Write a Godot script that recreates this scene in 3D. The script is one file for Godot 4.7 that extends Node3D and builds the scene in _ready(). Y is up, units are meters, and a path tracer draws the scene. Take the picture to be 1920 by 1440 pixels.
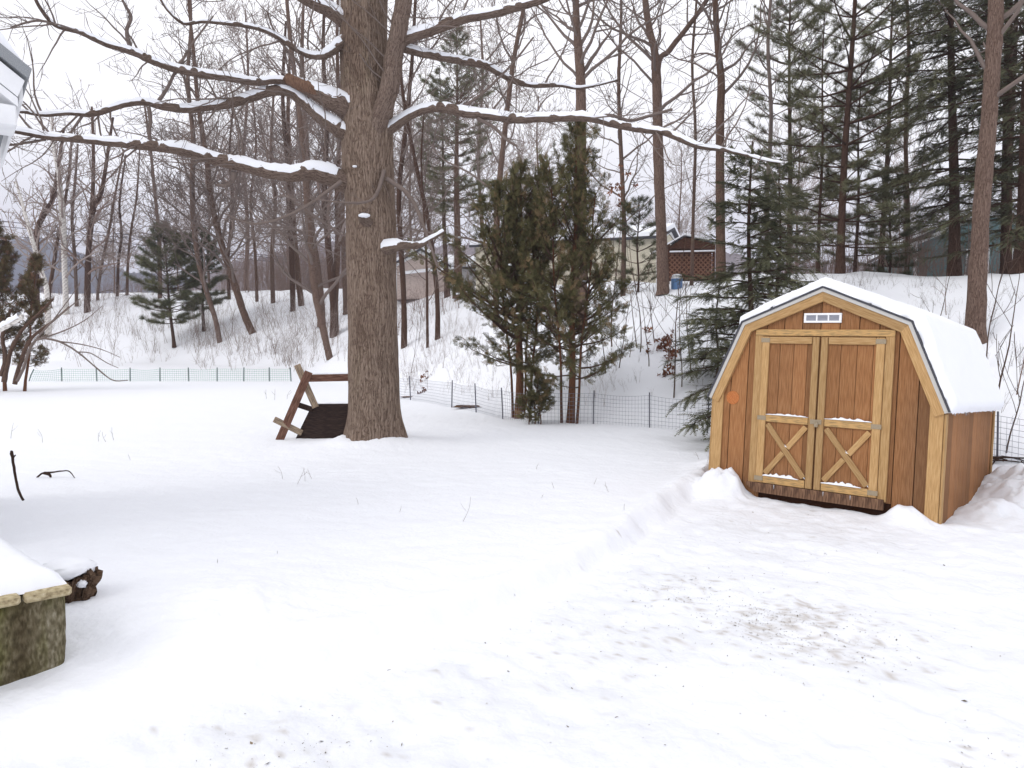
extends Node3D

# ------------------------------------------------------------------ mesh builder
class MB:
	var v := PackedVector3Array()
	var n := PackedVector3Array()
	var uv := PackedVector2Array()
	var c := PackedColorArray()
	var ix := PackedInt32Array()
	var col := Color(1, 1, 1)

	func vert(p: Vector3, nn: Vector3, t := Vector2.ZERO) -> int:
		v.append(p); n.append(nn); uv.append(t); c.append(col)
		return v.size() - 1

	func tri(a: Vector3, b: Vector3, d: Vector3) -> void:   # clockwise seen from outside
		var nn := (d - a).cross(b - a).normalized()
		var i := v.size()
		v.append(a); v.append(b); v.append(d)
		n.append(nn); n.append(nn); n.append(nn)
		uv.append(Vector2(a.x, a.y)); uv.append(Vector2(b.x, b.y)); uv.append(Vector2(d.x, d.y))
		c.append(col); c.append(col); c.append(col)
		ix.append(i); ix.append(i + 1); ix.append(i + 2)

	func quad(a: Vector3, b: Vector3, d: Vector3, e: Vector3) -> void:
		tri(a, b, d)
		tri(a, d, e)

	func tube(pts: PackedVector3Array, rad: PackedFloat32Array, sides: int, cap := false, rough := 0.0) -> void:
		var m := pts.size()
		if m < 2:
			return
		var t := (pts[1] - pts[0]).normalized()
		var ax := t.cross(Vector3(0.31, 0.2, 0.93)).normalized()
		var base := v.size()
		var along := 0.0
		for i in m:
			var t2 := t
			if i > 0 and i < m - 1:
				t2 = (pts[i + 1] - pts[i - 1]).normalized()
			elif i == m - 1:
				t2 = (pts[i] - pts[i - 1]).normalized()
			ax = (ax - t2 * ax.dot(t2)).normalized()
			var ay := t2.cross(ax)
			t = t2
			if i > 0:
				along += pts[i].distance_to(pts[i - 1])
			for k in sides + 1:
				var a := TAU * (k % sides) / sides
				var d := ax * cos(a) + ay * sin(a)
				var r := rad[i]
				if rough > 0.0:
					r *= 1.0 + rough * sin(a * 3.0 + i * 1.7) * cos(i * 2.3 + a)
				v.append(pts[i] + d * r)
				n.append(d)
				uv.append(Vector2(float(k) / sides, along))
				c.append(col)
		var w := sides + 1
		for i in m - 1:
			for k in sides:
				var q := base + i * w + k
				ix.append(q); ix.append(q + w); ix.append(q + w + 1)
				ix.append(q); ix.append(q + w + 1); ix.append(q + 1)
		if cap:
			for e in [0, m - 1]:
				var dn := (pts[0] - pts[1]).normalized() if e == 0 else (pts[m - 1] - pts[m - 2]).normalized()
				var ci := vert(pts[e] + dn * rad[e] * 0.12, dn, Vector2(0.5, along))
				var b0 := v.size()
				for k in sides + 1:
					vert(v[base + e * w + k], dn, Vector2(0.5, along))
				for k in sides:
					if e == 0:
						ix.append(ci); ix.append(b0 + k); ix.append(b0 + k + 1)
					else:
						ix.append(ci); ix.append(b0 + k + 1); ix.append(b0 + k)

	func mesh() -> ArrayMesh:
		var a := []
		a.resize(Mesh.ARRAY_MAX)
		a[Mesh.ARRAY_VERTEX] = v
		a[Mesh.ARRAY_NORMAL] = n
		a[Mesh.ARRAY_TEX_UV] = uv
		a[Mesh.ARRAY_COLOR] = c
		a[Mesh.ARRAY_INDEX] = ix
		var m := ArrayMesh.new()
		if v.size() > 0:
			m.add_surface_from_arrays(Mesh.PRIMITIVE_TRIANGLES, a)
		return m


const FOCAL := 1450.0
const EYE := Vector3(0, 1.726, 0)
const PITCH := 0.0586
var M := {}
var used := {}
var n_soft := FastNoiseLite.new()
var n_mid := FastNoiseLite.new()
var n_fine := FastNoiseLite.new()
var n_clump := FastNoiseLite.new()
var n_step := FastNoiseLite.new()


func ray(px: float, py: float) -> Vector3:
	var u := (px - 960.0) / FOCAL
	var w := (720.0 - py) / FOCAL
	return Vector3(u, w * cos(PITCH) - sin(PITCH), -w * sin(PITCH) - cos(PITCH))

# a surveyed point: direction measured on the photograph, distance estimated in metres along -z
func at(px: float, py: float, d: float) -> Vector3:
	var r := ray(px, py)
	return EYE + r * (d / -r.z)

# where that direction meets the terrain
func foot(px: float, py: float) -> Vector3:
	var r := ray(px, py)
	var t := 2.0
	var step := 0.12
	while t < 140.0:
		var p := EYE + r * t
		if p.y < ground_h(p.x, p.z):
			var a := t - step
			var b := t
			for i in 12:
				var m := (a + b) / 2.0
				var q := EYE + r * m
				if q.y < ground_h(q.x, q.z): b = m
				else: a = m
			return EYE + r * b
		t += step
		step = maxf(0.12, t * 0.012)
	return EYE + r * 60.0

func stand(px: float, d: float) -> Vector3:   # a point of the ground at distance d
	var p := at(px, 600.0, d)
	return Vector3(p.x, ground_h(p.x, p.z), p.z)

# ------------------------------------------------------------------ names and parts
func numbered(called: String) -> String:
	if not used.has(called):
		used[called] = 0
		return called
	used[called] += 1
	return "%s_%03d" % [called, used[called]]

func tag(o: Node3D, label: String, category: String, group := "", kind := "") -> Node3D:
	if label: o.set_meta("label", label)
	if category: o.set_meta("category", category)
	if group: o.set_meta("group", group)
	if kind: o.set_meta("kind", kind)
	return o

func thing(called: String, label: String, category: String, where := Vector3.ZERO, group := "") -> Node3D:
	var o := Node3D.new()
	o.name = numbered(called)
	add_child(o)
	o.position = where
	tag(o, label, category, group)
	return o

func part(parent: Node3D, called: String, mesh: Mesh, mat: Material, where := Transform3D(), kind := "") -> MeshInstance3D:
	var o := MeshInstance3D.new()
	o.mesh = mesh
	o.material_override = mat
	var k := called
	var i := 0
	while parent.has_node(k):
		i += 1
		k = "%s_%03d" % [called, i]
	o.name = k
	o.transform = where
	parent.add_child(o, true)
	if kind: o.set_meta("kind", kind)
	return o

func scatter(parent: Node3D, called: String, mesh: Mesh, mat: Material, tf: Array, cols: Array, kind := "stuff") -> MultiMeshInstance3D:
	var mm := MultiMesh.new()
	mm.transform_format = MultiMesh.TRANSFORM_3D
	mm.use_colors = true
	mm.mesh = mesh
	mm.instance_count = tf.size()
	for i in tf.size():
		mm.set_instance_transform(i, tf[i])
		mm.set_instance_color(i, cols[i % cols.size()])
	var o := MultiMeshInstance3D.new()
	o.multimesh = mm
	o.material_override = mat
	o.name = called if parent != self else numbered(called)
	parent.add_child(o, true)
	if kind: o.set_meta("kind", kind)
	return o

# ------------------------------------------------------------------ shapes
var boxes := {}
func box_mesh(x: float, y: float, z: float, bev := 0.006) -> ArrayMesh:
	var key := "%.4f %.4f %.4f %.4f" % [x, y, z, bev]
	if boxes.has(key):
		return boxes[key]
	var mb := MB.new()
	box_into(mb, Vector3.ZERO, Vector3(x, y, z), bev)
	var m := mb.mesh()
	boxes[key] = m
	return m

func box_into(mb: MB, o: Vector3, s: Vector3, bev := 0.006, basis := Basis()) -> void:
	var h := s / 2.0
	bev = minf(bev, minf(h.x, minf(h.y, h.z)) * 0.45)
	var g := h - Vector3(bev, bev, bev)
	var P := func(a: Vector3) -> Vector3: return o + basis * a
	for ax in 3:
		for sg in [-1.0, 1.0]:
			var b := (ax + 1) % 3
			var d := (ax + 2) % 3
			var q := []
			for w in [[-1, -1], [-1, 1], [1, 1], [1, -1]]:
				var p := Vector3.ZERO
				p[ax] = sg * h[ax]
				p[b] = w[0] * g[b]
				p[d] = w[1] * g[d]
				q.append(P.call(p))
			if sg > 0: mb.quad(q[0], q[1], q[2], q[3])
			else: mb.quad(q[3], q[2], q[1], q[0])
	for ax in 3:      # edges along ax
		var b := (ax + 1) % 3
		var d := (ax + 2) % 3
		for sb in [-1.0, 1.0]:
			for sd in [-1.0, 1.0]:
				var q := []
				for e in [[-1.0, 0], [1.0, 0], [1.0, 1], [-1.0, 1]]:
					var p := Vector3.ZERO
					p[ax] = e[0] * g[ax]
					p[b] = sb * (h[b] if e[1] == 0 else g[b])
					p[d] = sd * (g[d] if e[1] == 0 else h[d])
					q.append(P.call(p))
				if sb * sd > 0: mb.quad(q[3], q[2], q[1], q[0])
				else: mb.quad(q[0], q[1], q[2], q[3])
	for sx in [-1.0, 1.0]:
		for sy in [-1.0, 1.0]:
			for sz in [-1.0, 1.0]:
				var a: Vector3 = P.call(Vector3(sx * h.x, sy * g.y, sz * g.z))
				var b: Vector3 = P.call(Vector3(sx * g.x, sy * h.y, sz * g.z))
				var d: Vector3 = P.call(Vector3(sx * g.x, sy * g.y, sz * h.z))
				if sx * sy * sz > 0: mb.tri(a, d, b)
				else: mb.tri(a, b, d)

# a board from a to b: its length is its own y axis, so that the grain runs along it
func beam(parent: Node3D, called: String, a: Vector3, b: Vector3, wide: float, thick: float, mat: Material, face := Vector3.BACK, bev := 0.005) -> MeshInstance3D:
	var y := (b - a).normalized()
	var x := y.cross(face).normalized()
	var z := x.cross(y).normalized()
	var o := part(parent, called, box_mesh(wide, a.distance_to(b), thick, bev), mat, Transform3D(Basis(x, y, z), (a + b) / 2.0))
	return o

# a flat outline (x, y), clockwise as seen from +z, between two depths
func slab_into(mb: MB, pts: Array, z0: float, z1: float) -> void:
	var m := pts.size()
	var poly := PackedVector2Array()
	for p in pts: poly.append(p)
	var ti := Geometry2D.triangulate_polygon(poly)
	for i in range(0, ti.size(), 3):
		var a: Vector2 = poly[ti[i]]
		var b: Vector2 = poly[ti[i + 1]]
		var d: Vector2 = poly[ti[i + 2]]
		if (b - a).cross(d - a) > 0:
			var s := b
			b = d
			d = s
		mb.tri(Vector3(a.x, a.y, z1), Vector3(b.x, b.y, z1), Vector3(d.x, d.y, z1))
		mb.tri(Vector3(a.x, a.y, z0), Vector3(d.x, d.y, z0), Vector3(b.x, b.y, z0))
	for i in m:
		var a: Vector2 = pts[i]
		var b: Vector2 = pts[(i + 1) % m]
		var nn := Vector2(b.y - a.y, a.x - b.x).normalized()     # outwards where the outline runs counter-clockwise
		if Geometry2D.is_point_in_polygon((a + b) / 2.0 + nn * 0.0005, poly):
			var s := a
			a = b
			b = s
		mb.quad(Vector3(a.x, a.y, z0), Vector3(a.x, a.y, z1), Vector3(b.x, b.y, z1), Vector3(b.x, b.y, z0))

func slab(pts: Array, z0: float, z1: float) -> ArrayMesh:
	var mb := MB.new()
	slab_into(mb, pts, z0, z1)
	return mb.mesh()

func frame_of(dir: Vector3, roll := 0.0) -> Basis:   # y along dir
	var y := dir.normalized()
	var x := y.cross(Vector3(0.12, 0.98, 0.2) if absf(y.y) < 0.9 else Vector3(1, 0, 0)).normalized()
	var b := Basis(x, y, x.cross(y).normalized())
	return b * Basis(Vector3.UP, roll)

func lumpy(seed_: int, rx: float, ry: float, rz: float, rough := 0.25, rings := 8, sides := 12) -> ArrayMesh:   # an uneven lump
	var mb := MB.new()
	var no := FastNoiseLite.new()
	no.seed = seed_
	no.frequency = 1.1
	var P := []
	for i in rings + 1:
		for k in sides + 1:
			var th := PI * i / rings
			var ph := TAU * (k % sides) / sides
			var d := Vector3(sin(th) * cos(ph), cos(th), sin(th) * sin(ph))
			var r := 1.0 + rough * no.get_noise_3dv(d * 1.3)
			P.append(Vector3(d.x * rx, d.y * ry, d.z * rz) * r)
	for i in P.size():
		var p: Vector3 = P[i]
		mb.vert(p, Vector3(p.x / (rx * rx), p.y / (ry * ry), p.z / (rz * rz)).normalized(), Vector2(p.x, p.y))
	var w := sides + 1
	for i in rings:
		for k in sides:
			var q := i * w + k
			mb.ix.append_array([q, q + w + 1, q + 1, q, q + w, q + w + 1])
	return mb.mesh()

# ------------------------------------------------------------------ materials
func noise(freq: float, oct := 4, type := FastNoiseLite.TYPE_SIMPLEX_SMOOTH, sd := 1) -> FastNoiseLite:
	var f := FastNoiseLite.new()
	f.seed = sd
	f.noise_type = type
	f.frequency = freq
	f.fractal_octaves = oct
	return f

func ramp(stops: Array) -> Gradient:
	var g := Gradient.new()
	var o := PackedFloat32Array()
	var c := PackedColorArray()
	for s in stops:
		o.append(s[0]); c.append(s[1])
	g.offsets = o
	g.colors = c
	return g

func tex(f: FastNoiseLite, g: Gradient, size := 256) -> NoiseTexture2D:
	var t := NoiseTexture2D.new()
	t.width = size; t.height = size
	t.seamless = true
	t.noise = f
	t.color_ramp = g
	return t

func bump(f: FastNoiseLite, size := 256) -> NoiseTexture2D:
	var t := NoiseTexture2D.new()
	t.width = size; t.height = size
	t.seamless = true
	t.noise = f
	return t

func mat(c: Color, rough := 0.8, spec := 0.3) -> StandardMaterial3D:
	var m := StandardMaterial3D.new()
	m.albedo_color = c
	m.roughness = rough
	m.metallic_specular = spec
	return m

func mottled(a: Color, b: Color, d: Color, freq: float, scale: Vector3, rough := 0.85, height := 0.0, sd := 1, size := 256, tint := false) -> StandardMaterial3D:
	var m := mat(Color.WHITE, rough)
	var f := noise(freq, 5, FastNoiseLite.TYPE_SIMPLEX_SMOOTH, sd)
	m.albedo_texture = tex(f, ramp([[0.15, a], [0.5, b], [0.85, d]]), size)
	m.uv1_triplanar = true
	m.uv1_scale = scale
	m.vertex_color_use_as_albedo = tint
	if height > 0.0:
		m.heightmap_enabled = true
		m.heightmap_texture = bump(f, size)
		m.heightmap_scale = height
	return m

func lin(r: float, g: float, b: float) -> Color:   # a colour given as sRGB bytes, for vertex and instance colours (linear)
	return Color(r / 255.0, g / 255.0, b / 255.0).srgb_to_linear()

func rgb8(r: float, g: float, b: float) -> Color:
	return Color(r / 255.0, g / 255.0, b / 255.0)

func bark_texture(sd: int, cracks: Color, mid: Color, ridge: Color, kind: float) -> Array:   # furrowed bark: [colour, height]
	var w := 512
	var h := 512
	var f := noise(0.05, 3, FastNoiseLite.TYPE_SIMPLEX, sd)
	var g := noise(0.02, 4, FastNoiseLite.TYPE_SIMPLEX, sd + 7)
	var col := Image.create(w, h, false, Image.FORMAT_RGB8)
	var hei := Image.create(w, h, false, Image.FORMAT_RGB8)
	for y in h:
		var vy := sin(TAU * y / h) * 512.0 / TAU
		var vz := cos(TAU * y / h) * 512.0 / TAU
		for x in w:
			var ux := sin(TAU * x / w) * 512.0 / TAU
			var uz := cos(TAU * x / w) * 512.0 / TAU
			var warp := g.get_noise_3d(ux * 0.7, vy * 0.5 + uz * 0.7, vz * 0.5)
			var a := 1.0 - absf(f.get_noise_3d(ux * kind + warp * 9.0, uz * kind + vy * 0.10, vz * 0.10 + warp * 7.0)) * 2.8
			a = clampf(1.0 - a * a if a > 0.0 else 1.0, 0.0, 1.0)
			var s := 0.5 + 0.5 * g.get_noise_3d(ux * 3.0, uz * 3.0 + vy * 1.5, vz * 1.5)
			var e := clampf(a * 0.8 + s * 0.25, 0.0, 1.0)
			col.set_pixel(x, y, cracks.lerp(mid, clampf(e * 2.0, 0, 1)).lerp(ridge, clampf(e * 2.0 - 1.0, 0, 1) * s * 1.3))
			hei.set_pixel(x, y, Color(e, e, e))
	return [ImageTexture.create_from_image(col), ImageTexture.create_from_image(hei)]

func make_materials() -> void:
	var snow := mat(Color(0.932, 0.94, 0.96), 0.75, 0.35)
	snow.normal_enabled = true
	var sn := bump(noise(0.035, 5, FastNoiseLite.TYPE_SIMPLEX_SMOOTH, 5), 512)
	sn.as_normal_map = true
	sn.bump_strength = 2.2
	snow.normal_texture = sn
	snow.normal_scale = 0.9
	snow.uv1_triplanar = true
	snow.uv1_world_triplanar = true
	snow.uv1_scale = Vector3(0.9, 0.9, 0.9)
	snow.vertex_color_use_as_albedo = true
	M.ground = snow
	var cap := snow.duplicate()
	cap.uv1_world_triplanar = false
	cap.uv1_scale = Vector3(2.2, 2.2, 2.2)
	cap.normal_scale = 0.4
	cap.vertex_color_use_as_albedo = false
	M.snow = cap
	M.ice = mat(Color(0.9, 0.94, 0.98, 0.35), 0.12, 0.5)
	M.ice.transparency = BaseMaterial3D.TRANSPARENCY_ALPHA

	var bk := bark_texture(3, rgb8(72, 59, 50), rgb8(114, 97, 85), rgb8(142, 126, 113), 0.85)
	M.oak = mat(Color.WHITE, 0.92, 0.2)
	M.oak.albedo_texture = bk[0]
	M.oak.heightmap_enabled = true
	M.oak.heightmap_texture = bk[1]
	M.oak.heightmap_scale = 1.5
	M.oak.uv1_scale = Vector3(2.0, 0.75, 1.0)
	M.oak.vertex_color_use_as_albedo = true
	M.limb = M.oak.duplicate()
	M.limb.vertex_color_use_as_albedo = false
	M.limb.albedo_color = Color(0.93, 0.93, 0.95)
	M.limb.heightmap_scale = 0.8
	M.limb.uv1_scale = Vector3(1.0, 1.3, 1.0)
	var bark := func(r: float, g: float, b: float) -> StandardMaterial3D:
		var m: StandardMaterial3D = M.limb.duplicate()
		m.albedo_color = rgb8(r, g, b)
		m.heightmap_scale = 0.7
		m.uv1_scale = Vector3(1.0, 0.8, 1.0)
		return m
	M.grey_bark = bark.call(228, 220, 222)
	M.brown_bark = bark.call(208, 194, 190)
	M.dark_bark = bark.call(172, 156, 152)
	M.red_bark = bark.call(232, 190, 164)
	M.twig = mat(rgb8(116, 104, 98), 0.9, 0.2)
	M.pale_twig = mat(rgb8(150, 138, 132), 0.9, 0.2)
	M.red_twig = mat(rgb8(134, 116, 108), 0.9, 0.2)
	M.birch = mottled(rgb8(120, 112, 108), rgb8(226, 222, 216), rgb8(240, 236, 230), 0.02, Vector3(1.0, 4.0, 1.0), 0.7)
	M.broken_wood = mottled(rgb8(84, 64, 54), rgb8(112, 86, 70), rgb8(136, 108, 90), 0.03, Vector3(6, 1.2, 6))

	M.leaf = mat(Color.WHITE, 0.75, 0.25)
	M.leaf.vertex_color_use_as_albedo = true
	M.leaf.cull_mode = BaseMaterial3D.CULL_DISABLED
	M.leaf.backlight_enabled = true
	M.leaf.backlight = Color(0.5, 0.5, 0.5)
	M.stem = mat(Color.WHITE, 0.9, 0.2)
	M.stem.vertex_color_use_as_albedo = true

	M.planks = []
	for i in 5:
		var s := [1.0, 0.94, 1.05, 0.97, 0.88]
		var k: float = s[i]
		var m := mottled(rgb8(134 * k, 92 * k, 58 * k), rgb8(150 * k, 104 * k, 66 * k), rgb8(162 * k, 118 * k, 80 * k), 0.03, Vector3(9.0, 0.55, 9.0), 0.8, 0.2, 20 + i, 256, true)
		m.uv1_offset = Vector3(i * 0.37, i * 0.21, i * 0.13)
		M.planks.append(m)
	M.trim = []
	for i in 3:
		var k := 1.0 - 0.06 * i
		var m := mottled(rgb8(166 * k, 131 * k, 86 * k), rgb8(184 * k, 147 * k, 100 * k), rgb8(195 * k, 161 * k, 115 * k), 0.03, Vector3(9.0, 0.6, 9.0), 0.75, 0.12, 40 + i)
		m.uv1_offset = Vector3(i * 0.3, i * 0.4, i * 0.1)
		M.trim.append(m)
	M.trim_aged = mottled(rgb8(146, 124, 88), rgb8(182, 146, 98), rgb8(198, 160, 106), 0.03, Vector3(6.0, 1.0, 6.0), 0.8, 0.12, 47)
	M.backing = mat(rgb8(52, 32, 22), 0.95, 0.1)
	M.sill = mottled(rgb8(80, 58, 46), rgb8(116, 88, 68), rgb8(140, 108, 86), 0.02, Vector3(8, 0.9, 8), 0.85, 0.15, 51)
	M.drip = mat(rgb8(186, 184, 180), 0.55, 0.5)
	M.shingle = mottled(rgb8(48, 48, 54), rgb8(74, 74, 80), rgb8(104, 104, 108), 0.08, Vector3(6, 6, 6), 0.9, 0.2, 61)
	M.white = mottled(rgb8(228, 229, 231), rgb8(234, 235, 237), rgb8(238, 239, 240), 0.01, Vector3(1, 1, 1), 0.55, 0.0, 62)
	M.house_shingle = mottled(rgb8(128, 132, 136), rgb8(146, 149, 152), rgb8(162, 164, 167), 0.08, Vector3(6, 6, 6), 0.9, 0.2, 65)
	M.louver = mat(rgb8(168, 170, 180), 0.6, 0.4)
	M.iron = mottled(rgb8(120, 104, 84), rgb8(150, 136, 114), rgb8(168, 156, 136), 0.05, Vector3(14, 14, 14), 0.6, 0.0, 63)
	M.plate = mottled(rgb8(168, 102, 58), rgb8(180, 110, 62), rgb8(188, 122, 74), 0.03, Vector3(6, 6, 6), 0.7, 0.0, 64)

	M.table_red = mottled(rgb8(84, 60, 50), rgb8(112, 80, 66), rgb8(136, 104, 90), 0.02, Vector3(9, 0.9, 9), 0.85, 0.15, 71)
	M.table_grey = mottled(rgb8(112, 98, 86), rgb8(150, 132, 112), rgb8(176, 158, 136), 0.02, Vector3(9, 0.9, 9), 0.9, 0.15, 72)
	M.table_dark = mottled(rgb8(34, 26, 24), rgb8(52, 40, 36), rgb8(70, 56, 50), 0.02, Vector3(0.9, 9, 9), 0.9, 0.15, 73)

	M.concrete = mottled(rgb8(80, 74, 56), rgb8(112, 104, 84), rgb8(146, 140, 122), 0.03, Vector3(4.0, 1.0, 4.0), 0.95, 0.5, 81, 512, true)
	M.capstone = mottled(rgb8(126, 112, 86), rgb8(172, 158, 126), rgb8(196, 184, 156), 0.02, Vector3(4, 4, 4), 0.95, 0.5, 82)
	M.stump = M.limb.duplicate()
	M.stump.albedo_color = rgb8(196, 184, 172)
	M.stump.uv1_scale = Vector3(1.0, 2.5, 1.0)
	M.wire_green = mat(rgb8(104, 166, 146), 0.6, 0.4)
	M.wire_grey = mat(rgb8(130, 134, 146), 0.5, 0.5)
	M.post_green = mat(rgb8(72, 92, 88), 0.6, 0.4)
	M.post_grey = mat(rgb8(96, 96, 106), 0.6, 0.4)
	M.cable = mat(rgb8(92, 92, 104), 0.7, 0.2)
	M.hill = mottled(rgb8(46, 54, 70), rgb8(62, 70, 88), rgb8(80, 86, 102), 0.03, Vector3(0.02, 0.02, 0.02), 1.0, 0.0, 91)
	M.near_hill = mottled(rgb8(102, 94, 98), rgb8(124, 116, 120), rgb8(146, 138, 142), 0.06, Vector3(0.05, 0.05, 0.05), 1.0, 0.0, 92)
	M.soil = mottled(rgb8(70, 50, 38), rgb8(104, 76, 58), rgb8(132, 104, 84), 0.03, Vector3(5, 5, 5), 1.0, 0.6, 93)
# ------------------------------------------------------------------ terrain
var toe := PackedVector2Array([Vector2(-300, -58), Vector2(-60, -56), Vector2(-20.5, -45), Vector2(-11.5, -40), Vector2(-7, -31), Vector2(-3.1, -22.7), Vector2(-0.8, -18.8),
	Vector2(0.46, -16.9), Vector2(1.7, -16.2), Vector2(2.7, -15.5), Vector2(3.8, -14.6), Vector2(5.9, -12.6), Vector2(6.9, -10.9), Vector2(9.5, -9.0), Vector2(16, -6.5), Vector2(300, 30)])
var bank_high := PackedFloat32Array([5.2, 5.2, 4.9, 4.7, 4.2, 3.6, 3.4, 3.4, 3.5, 3.5, 3.5, 3.2, 3.0, 3.0, 3.0, 3.0])
var bank_wide := PackedFloat32Array([14, 14, 12, 12, 11, 10, 10, 9.5, 9, 8.6, 8.6, 8.2, 8, 8, 9, 12])
var edge := PackedVector2Array([Vector2(-9, 2.5), Vector2(-3.0, -3.0), Vector2(-1.14, -4.3), Vector2(0.0, -5.35), Vector2(0.75, -6.5), Vector2(1.45, -7.7), Vector2(2.1, -9.0), Vector2(2.4, -9.6)])
var mounds := []      # x, z, radius, height, roughness
var SHED := Transform3D()

func along(line: PackedVector2Array, p: Vector2) -> Array:   # [signed distance (right of the line is positive), segment, share]
	var best := 1e18
	var seg := 0
	var share := 0.0
	var sgn := 1.0
	for i in line.size() - 1:
		var a := line[i]
		var ab := line[i + 1] - a
		var t := clampf((p - a).dot(ab) / ab.length_squared(), 0.0, 1.0)
		var q := a + ab * t
		var d := q.distance_squared_to(p)
		if d < best:
			best = d
			seg = i
			share = t
			sgn = 1.0 if ab.cross(p - a) > 0.0 else -1.0
	return [sqrt(best) * sgn, seg, share]

func path_side(x: float, z: float) -> float:     # positive on the trodden path
	if z < -11.0 or x < -9.0:
		return -2.0
	var e: float = along(edge, Vector2(x, z))[0]
	return e

func ground_h(x: float, z: float) -> float:
	var h := 0.035 * n_soft.get_noise_2d(x * 3.0, z * 3.0)
	var far := Vector2(x, z).length()
	if z < -30.0:
		h += 0.33 * smoothstep(30.0, 46.0, -z) 
	var bank := 0.0
	if z < -4.0 and far > 7.0:
		var a := along(toe, Vector2(x, z))
		var d: float = -a[0]
		if d > -0.6:
			var i: int = a[1]
			var t: float = a[2]
			var hi := lerpf(bank_high[i], bank_high[i + 1], t)
			var wi := lerpf(bank_wide[i], bank_wide[i + 1], t)
			var s := clampf((d + 0.6) / (wi + 0.6), 0.0, 1.0)
			bank = sin(s * PI / 2.0)
			bank = lerpf(s, bank, 0.65) * smoothstep(0.0, 0.16, s)
			h += hi * bank + 0.28 * n_soft.get_noise_2d(x * 4.0 + 50.0, z * 4.0) * minf(1.0, d * 0.3 + 0.2)
			if d > wi:
				h += 0.012 * (d - wi) * smoothstep(0.0, 30.0, d - wi)
	if far < 26.0:
		h += 0.012 * n_mid.get_noise_2d(x, z) 
		for m in mounds:
			var dx: float = x - m[0]
			var dz: float = z - m[1]
			var q: float = (dx * dx + dz * dz) / (m[2] * m[2])
			if q < 4.0:
				var lump: float = 1.0 + m[4] * (0.8 * n_clump.get_noise_2d(x * 0.8, z * 0.8) + 0.55 * n_clump.get_noise_2d(x * 2.6, z * 2.6) + 0.3 * n_fine.get_noise_2d(x * 4.0, z * 4.0))
				h += m[3] * exp(-q * 1.6) * lump * (1.0 - smoothstep(2.2, 4.0, q))
	if far < 40.0:
		var near := 1.0 - smoothstep(18.0, 40.0, far)
		var lawn := 0.010 * n_fine.get_noise_2d(x * 0.8, z * 1.2) + 0.016 * n_mid.get_noise_2d(x * 0.9, z * 1.6) + 0.006 * n_clump.get_noise_2d(x * 2.2, z * 2.8)
		if z > -11.0 and z < 4.0 and far < 12.5:
			var e := path_side(x, z) + 0.10 * n_mid.get_noise_2d(x * 1.6 + 9.0, z * 1.6) + 0.02 * n_fine.get_noise_2d(x, z)
			if e > -0.7:
				var crisp := smoothstep(-2.6, -0.9, x)
				h -= 0.125 * lerpf(smoothstep(-0.9, 0.8, e), smoothstep(-0.09, 0.11, e), crisp)
				h += 0.042 * crisp * exp(-pow((e + 0.15) / 0.11, 2.0)) * (0.8 + 0.5 * n_mid.get_noise_2d(x * 1.3, z * 1.3))
				h += 0.03 * exp(-pow((e - 0.55) / 0.10, 2.0)) * maxf(0.0, n_mid.get_noise_2d(x * 0.8 + 70.0, z * 0.8))
				var tr := smoothstep(0.0, 0.4, e)
				h += (0.016 * n_fine.get_noise_2d(x * 1.3, z * 1.3) + 0.020 * n_mid.get_noise_2d(x * 2.2, z * 2.2) + 0.009 * n_clump.get_noise_2d(x * 3.4, z * 3.4)) * tr
				h -= 0.020 * smoothstep(-0.72, -0.93, n_step.get_noise_2d(x, z)) * tr      # trodden dents
				lawn *= 1.0 - tr
		h += lawn * near
	return h

func axis(lo: float, hi: float, step: float, below: float, above: float, grow_: float) -> PackedFloat32Array:
	# even spacing between lo and hi, growing outwards to below and above
	var a := PackedFloat32Array()
	var d := step
	var x := lo
	while x > below:
		d *= grow_
		x -= d
		a.append(x)
	a.reverse()
	x = lo
	while x < hi:
		a.append(x)
		x += step
	d = step
	while x < above:
		a.append(x)
		d *= grow_
		x += d
	a.append(above)
	return a

func dirt_at(x: float, z: float) -> float:     # 0 clean .. 1 dirty, on the path
	var v := 0.0
	for s in [[1.9, -4.85, 0.75, 0.95], [1.25, -5.55, 0.6, 0.75], [2.2, -3.05, 0.5, 0.9], [-1.1, -3.35, 0.55, 0.55], [0.55, -4.6, 0.8, 0.55], [1.0, -6.6, 0.9, 0.3], [2.9, -7.6, 1.0, 0.35], [-0.3, -3.9, 0.7, 0.4], [2.1, -6.3, 0.6, 0.35]]:
		var q := Vector2(x - s[0], (z - s[1]) * 0.9).length() / float(s[2])
		v = maxf(v, s[3] * exp(-q * q))
	return v

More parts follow.
